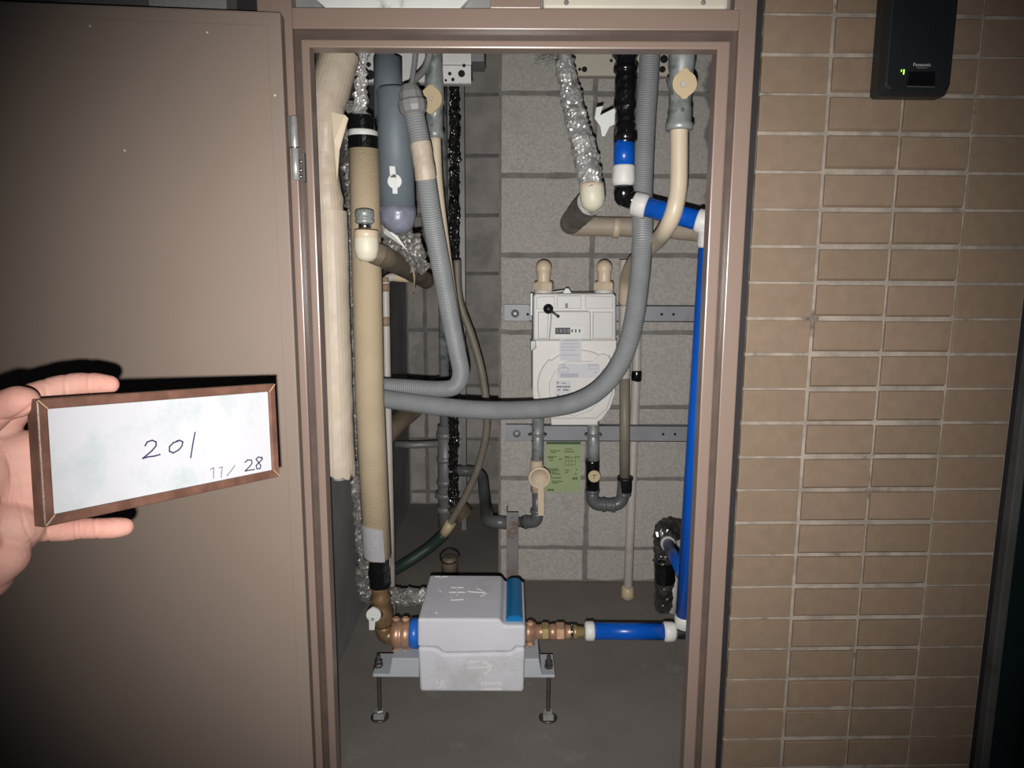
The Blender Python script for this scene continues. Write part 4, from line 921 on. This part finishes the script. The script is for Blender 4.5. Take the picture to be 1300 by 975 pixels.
# blue collar at left
bm = B(); lathe(bm, Vector((P(520, 800, YW).x, YW, cW - .002)), X, [(0, .020), (.003, .0275), (.008, .0285), (.020, .0285)], 24); obj('blue_collar', bm, 'blue_cap', tx, 'blue plastic collar')
# right side bronze union
x = P(668, 803, YW).x - .002
def L_px(px): return P(px, 803, YW).x
bm = B(); cz = P(690, 802, YW).z
lathe(bm, Vector((x, YW, cz)), X, [(0, .0175), (.006, .020), (.010, .0175), (.018, .0175), (.021, .0135), (L_px(683) - x, .0135)], 26); obj('union', bm, 'brass', tx, 'bronze union')
seg_tube('neck', 'brass', tx, [Vector((L_px(676), YW, cz)), Vector((L_px(700), YW, cz))], 18)
bm = B(); hexa(bm, Vector((L_px(692), YW, cz)), X, .013, .0175); obj('nut', bm, 'brass_y', tx, 'yellow brass nut')
bm = B(); lathe(bm, Vector((L_px(696), YW, cz)), X, [(0, .0125), (.006, .0145), (L_px(706) - L_px(696), .0150)], 26); hexa(bm, Vector((L_px(711), YW, cz)), X, .016, .0180); lathe(bm, Vector((L_px(717), YW, cz)), X, [(0, .014), (.012, .012), (.018, .011)], 24); obj('adapter', bm, 'brass', tx)
bm = B(); lathe(bm, Vector((L_px(727), YW, cz)), X, [(0, .0125), (.006, .0135), (.010, .0100), (.022, .0095)], 24); obj('nipple', bm, 'brass_y', tx)
bm = B(); lathe(bm, Vector((L_px(724), YW, cz)), X, [(0, .0138), (.005, .0138)], 24); obj('gasket_ring', bm, 'chrome', tx)
for dy in (-1, 1):
    p = Vector((L_px(673), YW - .008, cz + dy * .021)); bm = B(); hexa(bm, p, X, .009, .0058); lathe(bm, p - X * .009, X, [(0, .003), (.018, .003)], 10); obj('union_bolt', bm, 'brass', tx)
# bracket arms and threaded legs
zb = P(500, 853, YW - .02).z; yb0, yb1 = .262, .335
for sgn, xa, xbx, xc in ((-1, 473, 532, 485), (1, 704.5, 662, 696)):
    x0, x1 = sorted((P(xa, 850, yb0).x, P(xbx, 850, yb0).x)); zt = P(500, 837, yb0).z; xs = P(498 if sgn < 0 else 684, 850, yb0).x
    if sgn < 0: pr = [(x0, zb), (x1, zb), (x1, zt + .002), (xs, zt + .002), (xs - .006, zb + .006), (x0, zb + .006)]
    else: pr = [(x1, zb), (x0, zb), (x0, zt + .002), (xs, zt + .002), (xs + .006, zb + .006), (x1, zb + .006)]
    bm = B(); prism(bm, [Vector((a, yb0, b)) for a, b in pr], Y * (yb1 - yb0), .0015); obj('bracket_arm', bm, 'bracket', tx, 'pale blue grey steel bracket arm')
    c = P(xc - (4 if sgn < 0 else -.5), 850, .29); c = Vector((c.x, .288, zb))
    bm = B(); tube(bm, [Vector((c.x, c.y, FLOOR + .012)), c + Z * .030], .0042, 12, ridge=.0005, rstep=.003); sh_ = obj('threaded_leg', bm, 'rod', tx, 'threaded steel leg')
    bm = B(); hexa(bm, c + Z * .009, Z, .007, .0085); hexa(bm, c + Z * .017, Z, .006, .0078); lathe(bm, c + Z * .0032, Z, [(0, .0105), (.0015, .0105)], 20); obj('leg_nut', bm, 'rod', sh_)
    bm = B(); f = Vector((c.x, c.y, FLOOR)); lathe(bm, f + Z * .0006, Z, [(0, .018), (.002, .018), (.0034, .014)], 22)
    obj('foot_washer', bm, 'rod', sh_); bm = B()
    box(bm, f + Vector((-.010, -.012, .0035)), f + Vector((.010, .010, .0075)), .0008); box(bm, f + Vector((-.010, -.013, .0035)), f + Vector((.010, -.011, .015)), .0008); hexa(bm, f + Z * .0135, Z, .008, .0095); obj('foot', bm, 'zinc', sh_)

# ================================================================ INTERCOM / SPEAKER on the tiles
ti = thing('wireless_speaker', 'black ribbed wall unit with green lamp on the tan tiles', 'wall unit', PW(1158, 130, .02))
TH = .038
def wp(px, py, off): return PW(px, py, off)
# front face corners (at TH) and back footprint against the wall
fx0, fx1 = (PW(1119, 120, TH) - W0).dot(wdir), (PW(1209, 120, TH) - W0).dot(wdir)
fz0 = PW(1165, 120, TH).z; fz1 = PW(1165, -12, TH).z
def wq(s, z, off): return Vector((W0.x, W0.y, 0)) + wdir * s + wn * off + Z * z
bx0, bx1, bz0, bz1 = fx0, fx1, fz0, fz1
bm = B()
ringb = [wq(s, z, .007) for s, z in ((bx0, bz0 + .004), (bx0 + .004, bz0), (bx1 - .004, bz0), (bx1, bz0 + .004), (bx1, bz1), (bx0, bz1))]
ringm = [wq(s, z, TH - .012) for s, z in ((bx0, bz0 + .004), (bx0 + .004, bz0), (bx1 - .004, bz0), (bx1, bz0 + .004), (bx1, bz1), (bx0, bz1))]
ringf = [wq(s, z, TH) for s, z in ((fx0 + .004, fz0 + .012), (fx0 + .012, fz0 + .006), (fx1 - .010, fz0 + .006), (fx1 - .004, fz0 + .012), (fx1 - .004, fz1 - .004), (fx0 + .004, fz1 - .004))]
vr = [[bm.verts.new(p) for p in r] for r in (ringb, ringm, ringf)]
bm.faces.new(vr[0]); bm.faces.new(vr[2][::-1])
for a, b in zip(vr, vr[1:]):
    for k in range(6): bm.faces.new((a[k], a[(k + 1) % 6], b[(k + 1) % 6], b[k]))
bmesh.ops.recalc_face_normals(bm, faces=bm.faces[:]); bmesh.ops.bevel(bm, geom=[e for e in bm.edges if e.calc_face_angle(0) > .3], offset=.002, segments=2, affect='EDGES', profile=.5)
obj('casing', bm, 'intercom', ti)
bm = B(); gx0, gx1 = fx0 + .022, fx1 - .010; gz0, gz1 = fz0 + .016, fz1 - .012
nr = 17
for k in range(nr):
    s = gx0 + (gx1 - gx0) * (k + .5) / nr; low_ = gz0 + (.033 if .012 < s - gx0 < .052 else 0)
    prism(bm, [wq(s - .0009, low_, TH - .0003), wq(s + .0009, low_, TH - .0003), wq(s + .0009, gz1, TH - .0003), wq(s - .0009, gz1, TH - .0003)], wn * .0018)
obj('grille', bm, 'intercom', ti, 'vertical ribbed grille')
def wpt(px, py, off=TH): return PW(px, py, off)
ww = [wpt(x, y, TH + .0005) for x, y in ((1152, 91), (1187, 91), (1186, 111), (1151, 110))]
bm = B(); prism(bm, ww, wn * .0008); obj('window', bm, 'intercom2', ti)
bm = B(); prism(bm, [wpt(x, y, TH + .0013) for x, y in ((1151, 109), (1186, 110), (1186, 111.3), (1151, 110.5))], wn * .0008); obj('window_edge', bm, 'panel_g', ti)
text('Panasonic', .0058, wpt(1170.5, 82.3, TH + .0022), wdir, Z, wn, 'white_ink', 'lettering', ti)
bm = B(); 
for k in range(6): prism(bm, [wpt(1164.5 + k * 2.2, 85.8, TH + .0018), wpt(1166 + k * 2.2, 85.8, TH + .0018), wpt(1166 + k * 2.2, 86.8, TH + .0018), wpt(1164.5 + k * 2.2, 86.8, TH + .0018)], wn * .0002)
obj('small_print', bm, 'steel_grey', ti)
bm = B(); prism(bm, [wpt(x, y, TH) for x, y in ((1144, 88.5), (1147.6, 88.5), (1147.6, 94.5), (1144, 94.5))], wn * .0012); obj('lamp', bm, 'led', ti, 'small green lamp')

# ================================================================ SIGN AND HAND
TL, TR, BR, BL = Q(49, 506, .46), Q(351, 487, .635), Q(353, 605, .635), Q(52, 671, .46)
tsn = thing('room_sign', 'wood framed whiteboard sign reading 201 and 11/28 held in a hand', 'sign', (BL + BR) / 2)
uu = ((TR - TL) + (BR - BL)) / 2; vv = ((TL - BL) + (TR - BR)) / 2; print('sign size', uu.length, vv.length)
cS = (TL + TR + BR + BL) / 4
U = uu.normalized(); V = (vv - U * vv.dot(U)).normalized(); Nn = U.cross(V).normalized()
if Nn.dot(CAM - cS) < 0: Nn = -Nn
hw, hh = uu.length / 2, vv.length / 2
def sp(u, v, n=0.0): return cS + U * u + V * v + Nn * n
fwid = .0071; th = .011
bm = B(); prism(bm, [sp(-hw + .004, -hh + .004, -th + .002), sp(hw - .004, -hh + .004, -th + .002), sp(hw - .004, hh - .004, -th + .002), sp(-hw + .004, hh - .004, -th + .002)], Nn * (th - .004)); bd = obj('board', bm, 'board', tsn)
for (a, b, c, d) in (((-hw, hh), (hw, hh), (hw - fwid, hh - fwid), (-hw + fwid, hh - fwid)), ((-hw, -hh), (hw, -hh), (hw - fwid, -hh + fwid), (-hw + fwid, -hh + fwid)), ((-hw, -hh), (-hw, hh), (-hw + fwid, hh - fwid), (-hw + fwid, -hh + fwid)), ((hw, -hh), (hw, hh), (hw - fwid, hh - fwid), (hw - fwid, -hh + fwid))):
    bm = B(); prism(bm, [sp(*q, -th) for q in (a, b, c, d)], Nn * (th + .0005))
    bmesh.ops.bevel(bm, geom=[e for e in bm.edges if all((v.co - cS).dot(Nn) > -.001 for v in e.verts)], offset=.0012, segments=2, affect='EDGES', profile=.5)
    obj('frame_rail', bm, 'wood', tsn)
bm = B()
for sx in (-1, 1):
    for sy in (-1, 1): ribbon(bm, [sp(sx * (hw - .001), sy * (hh - .001), .0006), sp(sx * (hw - fwid), sy * (hh - fwid), .0002)], .0007, .0003, Nn)
obj('mitre_wear', bm, 'wood_l', tsn, 'worn pale mitre lines')
def sg(px, py):
    d = ray(px, py); q = sp(0, 0, -.0018); t = (q - CAM).dot(Nn) / d.dot(Nn); return CAM + d * t
def stroke(pts, m, w=.0011):
    bm = B(); ribbon(bm, [sg(*p) for p in pts], w, .0002, Nn); obj('handwriting', bm, m, bd)
stroke([(184, 566), (187, 561), (193, 559), (198, 561), (198, 566), (193, 572), (186, 578), (181, 582), (188, 580), (196, 579), (203, 577)], 'pen')
stroke([(226, 560), (220, 562), (215, 567), (215, 573), (220, 575), (227, 571), (231, 566), (232, 561), (228, 559), (224, 560)], 'pen')
stroke([(247.5, 549), (245, 562), (242, 581)], 'pen')
stroke([(267, 596), (271, 594), (271, 600), (271, 607)], 'pen_g', .0009)
stroke([(278, 594), (282, 593), (281, 600), (281, 606)], 'pen_g', .0009)
stroke([(298, 591), (293, 598), (288, 604)], 'pen_g', .0009)
stroke([(311, 587), (314, 584), (319, 584), (320, 588), (317, 592), (311, 598), (316, 597), (323, 596)], 'pen', .0010)
stroke([(333, 582), (328, 580), (325, 583), (328, 587), (331, 591), (330, 595), (326, 595), (325, 591), (329, 587), (333, 583), (332, 580)], 'pen', .0010)

# hand: capsules fused by a remesh into one continuous surface
def hand():
    bm = B()
    def cap(a, b, ra, rb, n=7):
        pa, pb = Q(*a), Q(*b)
        for k in range(n + 1):
            t = k / n; t2 = bmesh.new(); bmesh.ops.create_icosphere(t2, subdivisions=3, radius=ra + (rb - ra) * t)
            bmesh.ops.translate(t2, vec=pa.lerp(pb, t), verts=t2.verts); merge(bm, t2)
    def chain(pts, n=8):
        for a, b in zip(pts, pts[1:]): cap(a[:3], b[:3], a[3], b[3], n)
    # index finger along the top edge, behind the board
    chain([(8, 533, .490, .0105), (42, 503, .500, .0098), (72, 492, .512, .0088), (98, 488, .524, .0090), (122, 487, .535, .0084), (139, 488, .542, .0072)])
    # thumb pressed on the left edge
    chain([(-55, 590, .465, .0150), (-28, 541, .463, .0115), (2, 516, .463, .0104), (22, 510, .464, .0108), (31, 509, .465, .0094)])
    # middle and ring fingers behind the board
    chain([(22, 570, .492, .0108), (52, 566, .505, .0092), (100, 562, .535, .0086), (150, 558, .558, .0078)])
    chain([(28, 610, .492, .0108), (58, 612, .505, .0092), (100, 614, .533, .0084), (150, 612, .556, .0076)])
    # little finger under the lower edge
    chain([(30, 655, .488, .0108), (58, 672, .496, .0088), (82, 673, .506, .0083), (105, 671, .516, .0078), (130, 671, .526, .0079), (148, 670, .533, .0080), (158, 669, .537, .0070)])
    # palm and heel
    wr_ = (-75, 745, .465)
    for k in ((8, 533, .490), (20, 570, .492), (26, 610, .492), (30, 655, .488)):
        cap(wr_, k, .0200, .0115, 14)
    cap((-75, 745, .465), (-20, 600, .475), .022, .019, 12)
    cap((-35, 660, .472), (18, 668, .480), .020, .017, 8)
    cap((-48, 600, .462), (-35, 690, .460), .0185, .0175, 8)
    cap((-10, 690, .475), (30, 668, .484), .018, .014, 8)
    cap((-60, 735, .467), (2, 705, .474), .026, .017, 10)
    cap((-75, 760, .466), (-330, 1010, .42), .0285, .034, 16)
    cap((26, 672, .486), (-25, 728, .474), .0135, .020, 10)
    for yy in (572, 590, 608, 626, 644, 660): cap((-40, yy + 20, .478), (36, yy, .491), .019, .0145, 9)
    me = D.meshes.new('h'); bm.to_mesh(me); bm.free()
    ob = D.objects.new('h', me); COL.objects.link(ob)
    m1 = ob.modifiers.new('r', 'REMESH'); m1.mode = 'VOXEL'; m1.voxel_size = .0012
    m2 = ob.modifiers.new('s', 'SMOOTH'); m2.iterations = 14; m2.factor = .6
    dg_ = bpy.context.evaluated_depsgraph_get(); dg_.update(); me2 = D.meshes.new_from_object(ob.evaluated_get(dg_)); D.objects.remove(ob)
    bm = bmesh.new(); bm.from_mesh(me2); D.meshes.remove(me2)
    # joint creases on fingers and palm folds: grooves pressed into the surface
    cr = []
    def fold(pts, w, dep, ahead=-.03):
        P3 = [ray(*p).normalized() for p in pts]; cr.append((P3, w, dep))
    fold([(82, 470), (84, 500)], .0022, .0007); fold([(112, 470), (113, 505)], .002, .0005); fold([(55, 480), (60, 505)], .002, .0006)
    fold([(95, 655), (97, 690)], .0016, .0006); fold([(119, 652), (123, 690)], .0018, .0007); fold([(101, 655), (103, 690)], .0013, .0005); fold([(60, 672), (62, 700)], .002, .0009)
    fold([(0, 534), (12, 533), (24, 527), (38, 517), (46, 508)], .0022, .0011)
    fold([(0, 562), (8, 575), (14, 595), (15, 615), (12, 635), (5, 660), (0, 672)], .0022, .0011)
    fold([(22, 605), (25, 640), (32, 670), (42, 690), (44, 706)], .0018, .0008)
    bm.normal_update()
    for v in bm.verts:
        d = v.co - CAM; z = d.length; dn = d / z
        if v.normal.dot(dn) > .1: continue
        for P3, w, dep in cr:
            best = 9
            for a, b in zip(P3, P3[1:]):
                ab = b - a; t = max(0, min(1, (dn - a).dot(ab) / ab.length_squared)); best = min(best, (dn - a - ab * t).length * z)
            if best < w: v.co -= v.normal * dep * (1 - best / w) ** 2 * 1.0
    for f in bm.faces: f.smooth = True
    return bm
hb = hand()
o = obj('person', hb, 'skin', None, 'bare left hand reaching in from the left, gripping the framed sign', 'person', org=Q(-60, 740, .465))
